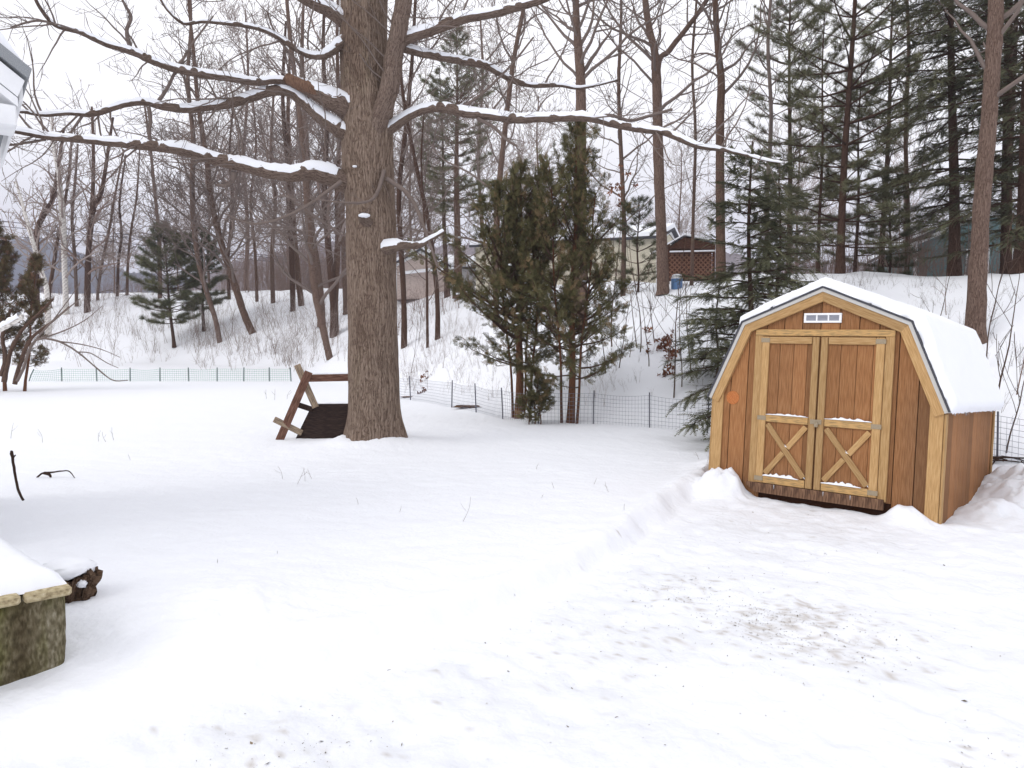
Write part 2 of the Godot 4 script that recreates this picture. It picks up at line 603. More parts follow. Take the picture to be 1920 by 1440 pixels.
func build_ground() -> void:
	var xs := axis(-4.2, 5.4, 0.036, -420.0, 420.0, 1.034)
	var zs := axis(-10.4, -1.9, 0.036, -640.0, 60.0, 1.034)
	var nx := xs.size()
	var nz := zs.size()
	var H := PackedFloat32Array()
	H.resize(nx * nz)
	for j in nz:
		for i in nx:
			H[j * nx + i] = ground_h(xs[i], zs[j])
	var mb := MB.new()
	mb.v.resize(nx * nz); mb.n.resize(nx * nz); mb.c.resize(nx * nz); mb.uv.resize(nx * nz)
	var clean := Color(1, 1, 1)
	var packed := Color(0.93, 0.935, 0.945)
	var grey := Color(0.80, 0.795, 0.785)
	var brown := Color(0.50, 0.43, 0.35)
	for j in nz:
		var j0 := maxi(j - 1, 0)
		var j1 := mini(j + 1, nz - 1)
		for i in nx:
			var i0 := maxi(i - 1, 0)
			var i1 := mini(i + 1, nx - 1)
			var k := j * nx + i
			var gx := (H[j * nx + i1] - H[j * nx + i0]) / (xs[i1] - xs[i0])
			var gz := (H[j1 * nx + i] - H[j0 * nx + i]) / (zs[j1] - zs[j0])
			var x := xs[i]
			var z := zs[j]
			mb.v[k] = Vector3(x, H[k], z)
			mb.n[k] = Vector3(-gx, 1, -gz).normalized()
			mb.uv[k] = Vector2(x, z)
			var c := clean
			if x > -4.0 and x < 6.0 and z < 0.5 and z > -9.8:
				var e := path_side(x, z)
				if e > 0.0:
					var f := 0.5 + 0.5 * n_fine.get_noise_2d(x * 2.4, z * 2.4)
					var f2 := 0.5 + 0.5 * n_clump.get_noise_2d(x * 5.0 + 11.0, z * 5.0)
					var g := 0.5 + 0.5 * n_mid.get_noise_2d(x * 1.2 + 40.0, z * 2.2)
					var d := dirt_at(x, z)
					c = c.lerp(packed, smoothstep(0.0, 0.5, e) * (0.55 + 0.45 * g))
					c = c.lerp(grey, clampf((g - 0.40) * 0.9 + (f - 0.5) * 0.5 + d * 0.5 * f, 0.0, 0.85) * smoothstep(0.1, 0.7, e))
					c = c.lerp(brown, clampf((d * 0.85 + f * 1.0 + f2 * 1.6 + g * 0.4 - 2.25) * 2.0, 0.0, 0.65))
			mb.c[k] = c
	for j in nz - 1:
		for i in nx - 1:
			var a := j * nx + i     # z grows with j: towards the viewer
			mb.ix.append(a); mb.ix.append(a + 1); mb.ix.append(a + nx + 1)
			mb.ix.append(a); mb.ix.append(a + nx + 1); mb.ix.append(a + nx)
	var g := part(self, "ground", mb.mesh(), M.ground)
	g.set_meta("kind", "structure")
	g.set_meta("label", "snow covered ground with a trodden dirty path to the shed")

func ridge(called: String, label: String, prof: Array, d: float, deep: float, m: Material, seed_: int, jag: float) -> void:
	# a long hill: its skyline follows prof ([pixel x, pixel y] measured on the photograph) at distance d
	var mb := MB.new()
	var rng := RandomNumberGenerator.new()
	rng.seed = seed_
	var no := noise(0.9, 3, FastNoiseLite.TYPE_SIMPLEX, seed_)
	var cols := 360
	var rows := 9
	var x0: float = prof[0][0]
	var x1: float = prof[-1][0]
	for r in rows + 1:
		var t := float(r) / rows
		for i in cols + 1:
			var px := lerpf(x0, x1, float(i) / cols)
			var k := 0
			while k < prof.size() - 2 and px > prof[k + 1][0]: k += 1
			var s := smoothstep(0.0, 1.0, inverse_lerp(prof[k][0], prof[k + 1][0], px))
			var py := lerpf(prof[k][1], prof[k + 1][1], s)
			var top := at(px, py, d)
			var foot_ := Vector3(top.x * (d - deep) / d, 0.0, -(d - deep))
			var p := foot_.lerp(top, t)
			p.y = -2.0 + (top.y + 2.0) * pow(t, 0.8)
			p.y += jag * (no.get_noise_2d(px * 0.25, r * 3.0) + 0.6 * no.get_noise_2d(px * 1.1, r * 7.0)) * t
			mb.vert(p, Vector3(0, 0.5, 0.86), Vector2(px * 0.01, t))
	for i in cols + 1:
		var px := lerpf(x0, x1, float(i) / cols)
		var p := mb.v[rows * (cols + 1) + i]
		mb.vert(Vector3(p.x * 1.2, -2.0, p.z * 1.2), Vector3(0, 0.5, -0.86), Vector2(px * 0.01, 1))
	var w := cols + 1
	for r in rows + 1:
		for i in cols:
			var a := r * w + i
			mb.ix.append_array([a, a + w, a + w + 1, a, a + w + 1, a + 1])
	for r in range(1, rows):
		for i in range(1, cols):
			var k := r * w + i
			var nn := (mb.v[k + 1] - mb.v[k - 1]).cross(mb.v[k - w] - mb.v[k + w]).normalized()
			mb.n[k] = nn if nn.z > 0 else -nn
	var o := part(self, called, mb.mesh(), m)
	o.set_meta("kind", "structure")
	o.set_meta("label", label)
# ------------------------------------------------------------------ the shed
const EX := 1.2666
const EAVE := 1.0227
const BX := 0.8905
const BY := 1.9016
const APEX := 2.2722
const DEEP := 2.55
const DW := 0.7391
const DH := 1.8277
const DB := 0.0915

func gambrel(d: float) -> Array:      # the roof outline moved inwards by d
	var P := [Vector2(-EX, EAVE), Vector2(-BX, BY), Vector2(0, APEX), Vector2(BX, BY), Vector2(EX, EAVE)]
	var nn := []
	for i in 4:
		var t: Vector2 = (P[i + 1] - P[i]).normalized()
		nn.append(Vector2(t.y, -t.x))
	var out := [P[0] + nn[0] * d]
	for i in range(1, 4):
		var m: Vector2 = (nn[i - 1] + nn[i]).normalized()
		out.append(P[i] + m * d / m.dot(nn[i]))
	out.append(P[4] + nn[3] * d)
	return out

func under_roof(x: float, d: float) -> float:
	var g := gambrel(d)
	for i in 4:
		if x >= g[i].x and x <= g[i + 1].x:
			return lerpf(g[i].y, g[i + 1].y, inverse_lerp(g[i].x, g[i + 1].x, x))
	return EAVE

func plank_mesh(x0: float, x1: float, y0: float, top: Callable, z0: float, z1: float, tint: Callable, rows := 12) -> ArrayMesh:
	var mb := MB.new()
	var b := 0.004
	var cx := [x0, x0 + b, (x0 + x1) / 2.0, x1 - b, x1]
	var cz := [z1 - b, z1, z1, z1, z1 - b]
	var cn := [Vector3(-0.7, 0, 0.7), Vector3(0, 0, 1), Vector3(0, 0, 1), Vector3(0, 0, 1), Vector3(0.7, 0, 0.7)]
	for r in rows + 1:
		for k in 5:
			var ty: float = top.call(cx[k])
			var y := lerpf(y0, ty, float(r) / rows)
			mb.col = tint.call(cx[k], y)
			mb.vert(Vector3(cx[k], y, cz[k]), cn[k])
	for r in rows:
		for k in 4:
			var a := r * 5 + k
			mb.ix.append_array([a, a + 5, a + 6, a, a + 6, a + 1])
	mb.col = Color(0.7, 0.7, 0.7)
	var t0: float = top.call(x0)
	var t1: float = top.call(x1)
	mb.quad(Vector3(x0, y0, z0), Vector3(x0, t0, z0), Vector3(x0, t0, z1 - b), Vector3(x0, y0, z1 - b))
	mb.quad(Vector3(x1, y0, z1 - b), Vector3(x1, t1, z1 - b), Vector3(x1, t1, z0), Vector3(x1, y0, z0))
	mb.quad(Vector3(x0, t0, z1 - b), Vector3(x0, t0, z0), Vector3(x1, t1, z0), Vector3(x1, t1, z1 - b))
	mb.quad(Vector3(x0, y0, z0), Vector3(x0, y0, z1 - b), Vector3(x1, y0, z1 - b), Vector3(x1, y0, z0))
	return mb.mesh()

func board_shape(pts: Array, z0: float, z1: float, along_: Vector2) -> Array:   # [mesh, transform]: an outline whose grain runs along along_
	var y := along_.normalized()
	var x := Vector2(y.y, -y.x)
	var mid := Vector2.ZERO
	for p in pts: mid += p
	mid /= pts.size()
	var q := []
	for p in pts:
		var d: Vector2 = p - mid
		q.append(Vector2(d.dot(x), d.dot(y)))
	return [slab(q, z0, z1), Transform3D(Basis(Vector3(x.x, x.y, 0), Vector3(y.x, y.y, 0), Vector3.BACK), Vector3(mid.x, mid.y, 0))]

func snow_ledge(parent: Node3D, x0: float, x1: float, y0: float, y1: float, z: float, deep: float, high: float, seed_: int) -> void:
	# snow lying along a narrow ledge
	var mb := MB.new()
	var rng := RandomNumberGenerator.new()
	rng.seed = seed_
	var n_ := 26
	var ph := rng.randf() * 10.0
	for i in n_ + 1:
		var t := float(i) / n_
		var hh := high * (0.35 + 0.65 * absf(n_mid.get_noise_2d(t * 7.0 + ph, seed_ * 3.1)) * 1.8) * pow(sin(PI * clampf(t, 0.02, 0.98)), 0.6)
		var x := lerpf(x0, x1, t)
		var y := lerpf(y0, y1, t)
		for k in 6:
			var a := PI * k / 5.0
			mb.vert(Vector3(x, y + hh * sin(a), z + deep * 0.5 * (1.0 - cos(a))), Vector3(0, sin(a), -cos(a)).normalized())
	for i in n_:
		for k in 5:
			var q := i * 6 + k
			mb.ix.append_array([q, q + 7, q + 1, q, q + 6, q + 7])
	part(parent, "snow", mb.mesh(), M.snow)

func build_shed() -> void:
	var s := thing("shed", "small orange-brown wooden barn shed with gambrel roof under thick snow", "shed")
	s.transform = SHED
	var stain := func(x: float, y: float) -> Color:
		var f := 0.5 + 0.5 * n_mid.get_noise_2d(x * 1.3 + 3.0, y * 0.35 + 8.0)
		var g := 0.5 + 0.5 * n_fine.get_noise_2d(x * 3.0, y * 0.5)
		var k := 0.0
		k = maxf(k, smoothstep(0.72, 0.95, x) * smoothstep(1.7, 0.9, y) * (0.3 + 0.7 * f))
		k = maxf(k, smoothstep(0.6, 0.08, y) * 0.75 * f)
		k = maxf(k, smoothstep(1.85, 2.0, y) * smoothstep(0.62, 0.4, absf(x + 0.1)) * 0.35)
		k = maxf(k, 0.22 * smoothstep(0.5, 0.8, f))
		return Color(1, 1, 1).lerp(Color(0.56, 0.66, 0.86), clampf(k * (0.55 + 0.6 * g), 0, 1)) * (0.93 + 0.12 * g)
	# front wall
	var wall := part(s, "front_wall", slab(gambrel(0.05) + [Vector2(1.2, -0.12), Vector2(-1.2, -0.12)], -0.05, -0.014), M.backing)
	var x := -1.218
	var i := 0
	while x < 1.2:
		var x1 := minf(x + 0.2, 1.218)
		part(wall, "plank", plank_mesh(x + 0.004, x1 - 0.004, 0.05 if absf(x + 0.1) < 0.7 else -0.12, func(q: float) -> float: return under_roof(q, 0.06), -0.0135, 0.0, stain), M.planks[[0, 2, 1, 3, 0, 4, 2, 3, 1, 4, 3, 4, 1][i % 13]])
		x = x1
		i += 1
	# side walls
	for sd in [1.0, -1.0]:
		var sw := part(s, "side_wall", box_mesh(0.036, EAVE + 0.22, DEEP - 0.1, 0.004), M.backing, Transform3D(Basis(), Vector3(sd * 1.19, (EAVE - 0.22) / 2.0 + 0.08, -DEEP / 2.0)))
		var z := 0.0
		i = 0
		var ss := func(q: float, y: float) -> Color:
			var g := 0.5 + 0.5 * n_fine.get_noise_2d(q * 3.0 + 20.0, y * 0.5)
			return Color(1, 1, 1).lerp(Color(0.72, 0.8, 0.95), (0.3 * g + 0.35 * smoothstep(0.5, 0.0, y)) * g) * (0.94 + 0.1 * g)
		while z > -DEEP + 0.05:
			var z1 := maxf(z - 0.2, -DEEP)
			# modelled in the wall's own plane: x along the wall, z outwards
			var pm := plank_mesh(-z + 0.004, -z1 - 0.004, -0.12, func(_q: float) -> float: return EAVE + 0.06, -0.012, 0.0, ss, 10)
			var b := Basis(Vector3(0, 0, -1), Vector3.UP, Vector3(1, 0, 0)) if sd > 0 else Basis(Vector3(0, 0, -1), Vector3.UP, Vector3(-1, 0, 0))
			part(sw, "plank", pm, M.planks[(i * 3 + 1) % 5], Transform3D(b, Vector3(sd * 1.2215, 0, 0) - sw.position))
			z = z1
			i += 1
	part(s, "back_wall", slab(gambrel(0.05) + [Vector2(1.2, -0.12), Vector2(-1.2, -0.12)], -DEEP, -DEEP + 0.04), M.planks[1])
	# roof
	var g0 := gambrel(0.0)
	var g1 := gambrel(-0.02)
	for k in 4:
		var r := part(s, "roof_slope", slab([g0[k], g1[k], g1[k + 1], g0[k + 1]], -DEEP - 0.05, 0.062), M.shingle)
		r.set_meta("label", "shingled roof slope")
	# edge trim: pale drip strip, then tan fascia board
	var ga := gambrel(0.001)
	var gb := gambrel(0.036)
	var gc := gambrel(0.038)
	var gd := gambrel(0.132)
	for k in 4:
		var a := board_shape([ga[k], ga[k + 1], gb[k + 1], gb[k]], -0.01, 0.054, ga[k + 1] - ga[k])
		part(s, "drip_edge", a[0], M.drip, a[1])
		var f := board_shape([gc[k], gc[k + 1], gd[k + 1], gd[k]], 0.001, 0.044, ga[k + 1] - ga[k])
		part(s, "fascia", f[0], M.trim[k % 3], f[1])
		a = board_shape([ga[k], ga[k + 1], gd[k + 1], gd[k]], -DEEP - 0.04, -DEEP - 0.002, ga[k + 1] - ga[k])
		part(s, "fascia", a[0], M.trim[k % 3], a[1])
	# eave boards under the roof's lower edges
	for sd in [1.0, -1.0]:
		beam(s, "eave_board", Vector3(sd * 1.243, EAVE + 0.015, 0.0), Vector3(sd * 1.243, EAVE + 0.015, -DEEP), 0.02, 0.05, M.drip, Vector3.UP)
	# corner boards
	for sd in [-1.0, 1.0]:
		beam(s, "corner_board", Vector3(sd * 1.158, -0.12, 0.0115), Vector3(sd * 1.158, EAVE + 0.12, 0.0115), 0.125, 0.02, M.trim[0])
		beam(s, "corner_board", Vector3(sd * 1.234, -0.12, -0.03), Vector3(sd * 1.234, EAVE - 0.02, -0.03), 0.082, 0.022, M.trim[1], Vector3.RIGHT)
		beam(s, "corner_board", Vector3(sd * 1.234, -0.12, -DEEP + 0.03), Vector3(sd * 1.234, EAVE - 0.02, -DEEP + 0.03), 0.06, 0.022, M.trim[2], Vector3.RIGHT)
	# door frame
	var cw := 0.088
	for sd in [-1.0, 1.0]:
		beam(s, "door_casing", Vector3(sd * (DW - cw / 2.0), DB - 0.03, 0.0125), Vector3(sd * (DW - cw / 2.0), DH - 0.074, 0.0125), cw, 0.022, M.trim[1])
	beam(s, "door_casing", Vector3(-DW, DH - 0.037, 0.0125), Vector3(DW, DH - 0.037, 0.0125), 0.072, 0.022, M.trim_aged)
	# threshold board with a cut corner
	part(s, "threshold", slab([Vector2(-DW - 0.01, DB - 0.004), Vector2(DW - 0.02, DB - 0.004), Vector2(DW - 0.02, -0.02), Vector2(-DW + 0.10, -0.02), Vector2(-DW - 0.01, 0.05)], 0.002, 0.052), M.sill)
	for sd in [-0.45, 0.5]:
		part(s, "skid", box_mesh(0.12, 0.1, DEEP - 0.2), M.backing, Transform3D(Basis(), Vector3(sd, -0.07, -DEEP / 2.0)))
	# two door leaves
	for sd in [-1.0, 1.0]:
		var inner: float = 0.005 * sd - 0.004
		var outer: float = sd * (DW - cw - 0.002)
		var lo := minf(inner, outer)
		var hi := maxf(inner, outer)
		var y0 := DB
		var y1 := DH - 0.084
		var door := Node3D.new()
		door.name = "door" if sd < 0 else "door_001"
		s.add_child(door)
		door.set_meta("label", "left door leaf" if sd < 0 else "right door leaf")
		var q := lo
		var widths := [0.2, 0.155, 0.15, 0.2] if sd < 0 else [0.21, 0.165, 0.16, 0.2]
		for k in 4:
			var q1 := minf(q + widths[k], hi) if k < 3 else hi
			part(door, "plank", plank_mesh(q + 0.002, q1 - 0.002, y0, func(_x: float) -> float: return y1, 0.003, 0.013, stain), M.planks[(k * 2 + (1 if sd > 0 else 3)) % 5])
			q = q1
		var sw := 0.082
		var fz := 0.026
		var ym := y0 + 0.735
		beam(door, "stile", Vector3(lo + sw / 2.0, y0, fz), Vector3(lo + sw / 2.0, y1, fz), sw if sd < 0 else 0.072, 0.024, M.trim[0 if sd < 0 else 2])
		beam(door, "stile", Vector3(hi - sw / 2.0, y0, fz), Vector3(hi - sw / 2.0, y1, fz), 0.072 if sd < 0 else sw, 0.024, M.trim[2 if sd < 0 else 0])
		var a := lo + sw + 0.001
		var b := hi - sw - 0.001
		beam(door, "rail", Vector3(a, y1 - 0.038, fz), Vector3(b, y1 - 0.038, fz), 0.076, 0.022, M.trim[1])
		beam(door, "rail", Vector3(a, ym, fz), Vector3(b, ym, fz), 0.08, 0.022, M.trim_aged)
		beam(door, "rail", Vector3(a, y0 + 0.042, fz), Vector3(b, y0 + 0.042, fz), 0.084, 0.022, M.trim_aged)
		var yb := y0 + 0.09
		var yt := ym - 0.045
		beam(door, "brace", Vector3(a + 0.02, yt - 0.02, 0.0245), Vector3(b - 0.02, yb + 0.02, 0.0245), 0.062, 0.02, M.trim[2])
		var mid := Vector3((a + b) / 2.0, (yt + yb) / 2.0, 0.0232)
		var dd := (Vector3(b - 0.02, yt - 0.02, 0.0232) - mid).normalized()
		beam(door, "brace", mid + dd * 0.036, Vector3(b - 0.02, yt - 0.02, 0.0232), 0.06, 0.019, M.trim[0])
		beam(door, "brace", Vector3(a + 0.02, yb + 0.02, 0.0232), mid - dd * 0.036, 0.06, 0.019, M.trim[1])
		# hinges and their bolts
		for hy in [y1 - 0.04, ym, y0 + 0.05]:
			var hx: float = lo + 0.05 if sd < 0 else hi - 0.05
			part(door, "hinge", box_mesh(0.10, 0.05, 0.004, 0.0015), M.iron, Transform3D(Basis(), Vector3(hx + sd * 0.012, hy, 0.0403)))
		snow_ledge(door, a, b, ym + 0.04, ym + 0.04, 0.014, 0.03, 0.03, 5 + int(sd))
		snow_ledge(door, a, lerpf(a, b, 0.85), y0 + 0.084, y0 + 0.084, 0.014, 0.034, 0.055, 8 + int(sd))
		snow_ledge(door, mid.x - 0.025, mid.x + 0.025, mid.y + 0.04, mid.y + 0.04, 0.014, 0.02, 0.03, 12)
		snow_ledge(door, lerpf(a, b, 0.8), b, y0 + 0.2, y0 + 0.1, 0.014, 0.02, 0.03, 15)
	# latch on the meeting stiles
	var la := part(s, "latch", box_mesh(0.12, 0.05, 0.006, 0.002), M.iron, Transform3D(Basis(), Vector3(-0.004, DB + 0.735, 0.042)))
	part(la, "padlock", box_mesh(0.04, 0.05, 0.022, 0.006), M.iron, Transform3D(Basis(), Vector3(0.01, -0.03, 0.014)))
	# louvred vent in the gable
	var vent := Node3D.new()
	vent.name = "gable_vent"
	s.add_child(vent)
	vent.position = Vector3(0.0, 1.952, 0.0)
	for e in [[0.0, 0.041, 0.4, 0.022], [0.0, -0.041, 0.4, 0.022], [-0.187, 0.0, 0.026, 0.0595], [0.187, 0.0, 0.026, 0.0595], [-0.062, 0.0, 0.016, 0.0595], [0.062, 0.0, 0.016, 0.0595]]:
		part(vent, "frame", box_mesh(e[2], e[3], 0.02, 0.003), M.white, Transform3D(Basis(), Vector3(e[0], e[1], 0.0115)))
	part(vent, "screen", box_mesh(0.37, 0.08, 0.004, 0.001), M.louver, Transform3D(Basis(), Vector3(0, 0, 0.0035)))
	for k in 3:
		for j in 4:
			part(vent, "louver", box_mesh(0.1, 0.012, 0.003, 0.001), M.louver, Transform3D(Basis(Vector3.RIGHT, 0.7), Vector3(-0.124 + 0.124 * k, -0.021 + j * 0.0145, 0.011)))
	# round orange plate left of the doors
	var cyl := MB.new()
	cyl.tube(PackedVector3Array([Vector3(0, 0, 0.0), Vector3(0, 0, 0.005)]), PackedFloat32Array([0.078, 0.078]), 32, true)
	part(s, "round_plate", cyl.mesh(), M.plate, Transform3D(Basis(), Vector3(-0.985, 1.03, 0.0015)))
	# snow on the roof
	var prof := gambrel(-0.0215)
	var lens := [0.0]
	for k in 4: lens.append(lens[k] + prof[k].distance_to(prof[k + 1]))
	var total: float = lens[4]
	var mb := MB.new()
	var ns := 90
	var nz := 70
	var s0: float = lens[1] - 0.06
	var pos := func(t: float) -> Array:
		var q := s0 + (total + 0.012 - s0) * t
		var k := 0
		while k < 3 and q > lens[k + 1]: k += 1
		var u: float = (q - lens[k]) / (lens[k + 1] - lens[k])
		var p: Vector2 = prof[k] + (prof[k + 1] - prof[k]) * u
		var tv: Vector2 = (prof[k + 1] - prof[k]).normalized()
		var nn := Vector2(-tv.y, tv.x)
		for e in [1, 2, 3]:
			var dd: float = absf(q - lens[e])
			if dd < 0.22:
				var t2: Vector2 = (prof[e] - prof[e - 1]).normalized() + (prof[e + 1] - prof[e]).normalized()
				t2 = t2.normalized()
				nn = nn.lerp(Vector2(-t2.y, t2.x), 1.0 - dd / 0.22).normalized()
		var hh := 0.0
		if q < lens[2]: hh = lerpf(0.075, 0.10, (q - s0) / (lens[2] - s0))
		elif q < lens[3]: hh = lerpf(0.10, 0.115, (q - lens[2]) / (lens[3] - lens[2]))
		else: hh = lerpf(0.115, 0.075, (q - lens[3]) / (total - lens[3]))
		var e0 := minf(q - s0, total + 0.012 - q)
		hh *= sqrt(clampf(e0 / 0.07, 0.0, 1.0)) * 0.9 + 0.1 * clampf(e0 / 0.02, 0.0, 1.0)
		return [p, nn, hh]
	for i2 in ns + 1:
		var t := float(i2) / ns
		t = t + 0.02 * sin(TAU * t) if false else t
		var r: Array = pos.call(t)
		for j in nz + 1:
			var w := float(j) / nz
			w = 0.5 - 0.5 * cos(PI * w) if j > 0 and j < nz else w
			var z := lerpf(0.066, -DEEP - 0.055, w)
			var e1 := minf(0.066 - z, z + DEEP + 0.055)
			var f := sqrt(clampf(e1 / 0.08, 0.0, 1.0))
			var hh: float = r[2] * f * (0.97 + 0.30 * n_mid.get_noise_2d(t * 4.0, z * 1.0) + 0.08 * n_fine.get_noise_2d(t * 6.0, z * 2.0))
			var p: Vector2 = r[0] + r[1] * hh
			var ragged := 0.035 * n_fine.get_noise_2d(t * 9.0, 3.0) + 0.03 * n_mid.get_noise_2d(t * 16.0, 7.0)
			var zz := z - (maxf(0.0, ragged + 0.012) if z > -1.0 else -maxf(0.0, ragged + 0.012)) * (1.0 - f)
			var droop := 0.03 * absf(n_fine.get_noise_2d(z * 2.2, 9.0)) * smoothstep(0.95, 1.0, t)
			mb.vert(Vector3(p.x, p.y - droop, zz), Vector3(r[1].x, r[1].y, 0))
	smooth_grid(mb, ns + 1, nz + 1)
	var rs := part(s, "roof_snow", mb.mesh(), M.snow)
	rs.set_meta("label", "thick white snow blanket on the roof")
	var rng := RandomNumberGenerator.new()
	rng.seed = 4
	for k in 22:
		var il := MB.new()
		var len_ := rng.randf_range(0.012, 0.05)
		il.tube(PackedVector3Array([Vector3.ZERO, Vector3(0, -len_ * 0.6, 0), Vector3(0.001, -len_, 0)]), PackedFloat32Array([0.006, 0.003, 0.0006]), 6)
		part(s, "icicle", il.mesh(), M.ice, Transform3D(Basis(), Vector3(EX + 0.006, EAVE + 0.004, 0.03 - rng.randf() * (DEEP if k > 12 else 0.9))))
	for k in 3:
		var il := MB.new()
		il.tube(PackedVector3Array([Vector3.ZERO, Vector3(0, -0.03, 0), Vector3(0.0, -0.05, 0)]), PackedFloat32Array([0.005, 0.003, 0.0008]), 6)
		part(s, "icicle", il.mesh(), M.ice, Transform3D(Basis(), Vector3([-0.42, 0.12, 0.4][k], DB - 0.004, 0.057)))

func smooth_grid(mb: MB, a: int, b: int) -> void:      # indices and normals for a grid of a x b points
	for i in a - 1:
		for j in b - 1:
			var q := i * b + j
			mb.ix.append_array([q, q + 1, q + b + 1, q, q + b + 1, q + b])
	var flip := 1.0
	var m := (a / 2) * b + b / 2
	var t := (mb.v[m + b + 1] - mb.v[m]).cross(mb.v[m + 1] - mb.v[m])
	if t.dot(mb.n[m]) < 0.0:
		flip = -1.0
		for k in range(0, mb.ix.size(), 3):
			var s := mb.ix[k + 1]
			mb.ix[k + 1] = mb.ix[k + 2]
			mb.ix[k + 2] = s
	for i in a:
		for j in b:
			var u := mb.v[mini(i + 1, a - 1) * b + j] - mb.v[maxi(i - 1, 0) * b + j]
			var w := mb.v[i * b + mini(j + 1, b - 1)] - mb.v[i * b + maxi(j - 1, 0)]
			var nn := u.cross(w)
			if nn.length_squared() > 1e-14:
				nn = nn.normalized()
				mb.n[i * b + j] = nn if nn.dot(mb.n[i * b + j]) > -0.2 else -nn
# ------------------------------------------------------------------ trees
func rand_dir(rng: RandomNumberGenerator) -> Vector3:
	return Vector3(rng.randfn(), rng.randfn(), rng.randfn()).normalized()

func grow(mb: MB, p: Vector3, dir: Vector3, length: float, r: float, lvl: int, rng: RandomNumberGenerator, o: Dictionary) -> void:
	var segs := clampi(int(length / float(o.seg)) + 2, 3, 9)
	var pts := PackedVector3Array([p])
	var rad := PackedFloat32Array([r])
	var d := dir.normalized()
	var dirs := [d]
	var st := length / segs
	var rmin: float = o.rmin
	for i in segs:
		d = (d + rand_dir(rng) * float(o.wander) + Vector3.UP * float(o.up) * (0.5 + 0.5 * lvl)).normalized()
		pts.append(pts[i] + d * st)
		rad.append(maxf(rmin * (0.65 if i == segs - 1 else 1.0), lerpf(r, r * 0.22, float(i + 1) / segs)))
		dirs.append(d)
	mb.tube(pts, rad, 6 if lvl == 0 and r > 0.02 else (4 if r > 0.012 else 3))
	if lvl >= int(o.levels):
		return
	var n_kids := int(maxf(1.0, length * float(o.dens) * (1.0 + 0.6 * lvl) * rng.randf_range(0.7, 1.3)))
	n_kids = mini(n_kids, 9)
	for k in n_kids:
		var t := rng.randf_range(0.18, 0.98)
		var f := t * segs
		var i := mini(int(f), segs - 1)
		var q := pts[i].lerp(pts[i + 1], f - i)
		var rr := lerpf(rad[i], rad[i + 1], f - i)
		var bd: Vector3 = dirs[i]
		var side := rand_dir(rng)
		side = (side - bd * side.dot(bd)).normalized()
		var ang := deg_to_rad(rng.randf_range(28.0, float(o.spread)))
		var kd := bd * cos(ang) + side * sin(ang)
		grow(mb, q, kd, length * rng.randf_range(0.3, 0.62) * (1.15 - 0.5 * t), maxf(rmin, rr * rng.randf_range(0.5, 0.72)), lvl + 1, rng, o)

func curve_of(raw: Array, steps: int, wob := 0.0, seed_ := 1) -> Array:     # raw: [Vector3, radius] knots -> [points, radii], Catmull-Rom
	var pts := PackedVector3Array()
	var rad := PackedFloat32Array()
	var rng := RandomNumberGenerator.new()
	rng.seed = seed_
	for i in raw.size() - 1:
		var a: Vector3 = raw[maxi(i - 1, 0)][0]
		var b: Vector3 = raw[i][0]
		var c: Vector3 = raw[i + 1][0]
		var d: Vector3 = raw[mini(i + 2, raw.size() - 1)][0]
		for s in steps:
			var t := float(s) / steps
			var p := b.cubic_interpolate(c, a, d, t)
			var r := lerpf(raw[i][1], raw[i + 1][1], t)
			pts.append(p + rand_dir(rng) * wob * r)
			rad.append(r * (1.0 + wob * rng.randf_range(-0.6, 0.6)))
	pts.append(raw[-1][0])
	rad.append(raw[-1][1])
	return [pts, rad]

func snow_on(parent: Node3D, pts: PackedVector3Array, rad: PackedFloat32Array, amount: float, seed_: int, origin := Vector3.ZERO) -> void:
	# a cap of snow along the upper side of a branch, broken where the branch is steep
	var mb := MB.new()
	var run := 0
	var ph := seed_ * 7.31
	for i in pts.size():
		var t := (pts[mini(i + 1, pts.size() - 1)] - pts[maxi(i - 1, 0)]).normalized()
		var side := t.cross(Vector3.UP)
		var flat := side.length()
		if flat > 0.04 and i < pts.size() - 1:
			side = side / flat
			var lie := amount * smoothstep(0.35, 0.75, flat) * minf(1.0, i * 0.5)
			var thick := lie * (0.56 + 1.1 * n_fine.get_noise_1d(pts[i].x * 0.9 + ph) + 0.5 * n_fine.get_noise_1d(pts[i].x * 3.1 + ph))
			var open := clampf(thick / maxf(amount, 0.001) * 1.1 + 0.12, 0.12, 0.56)      # how far round the branch it lies
			var up := side.cross(t).normalized()
			var r := rad[i]
			for k in 7:
				var s := k / 3.0 - 1.0
				var a := PI / 2.0 + s * PI * open * 0.92
				var ra := r + (maxf(thick, 0.0) + 0.004) * pow(maxf(0.0, 1.0 - s * s), 0.6) + (0.001 if thick > 0.0 else -0.012)
				var d := side * cos(a) + up * sin(a)
				mb.vert(pts[i] - origin + d * ra, d)
			if run > 0:
				var b0 := mb.v.size() - 14
				for k in 6:
					mb.ix.append_array([b0 + k, b0 + k + 8, b0 + k + 7, b0 + k, b0 + k + 1, b0 + k + 8])
			run += 1
		else:
			run = 0
	if mb.ix.size() > 0:
		part(parent, "snow", mb.mesh(), M.snow)

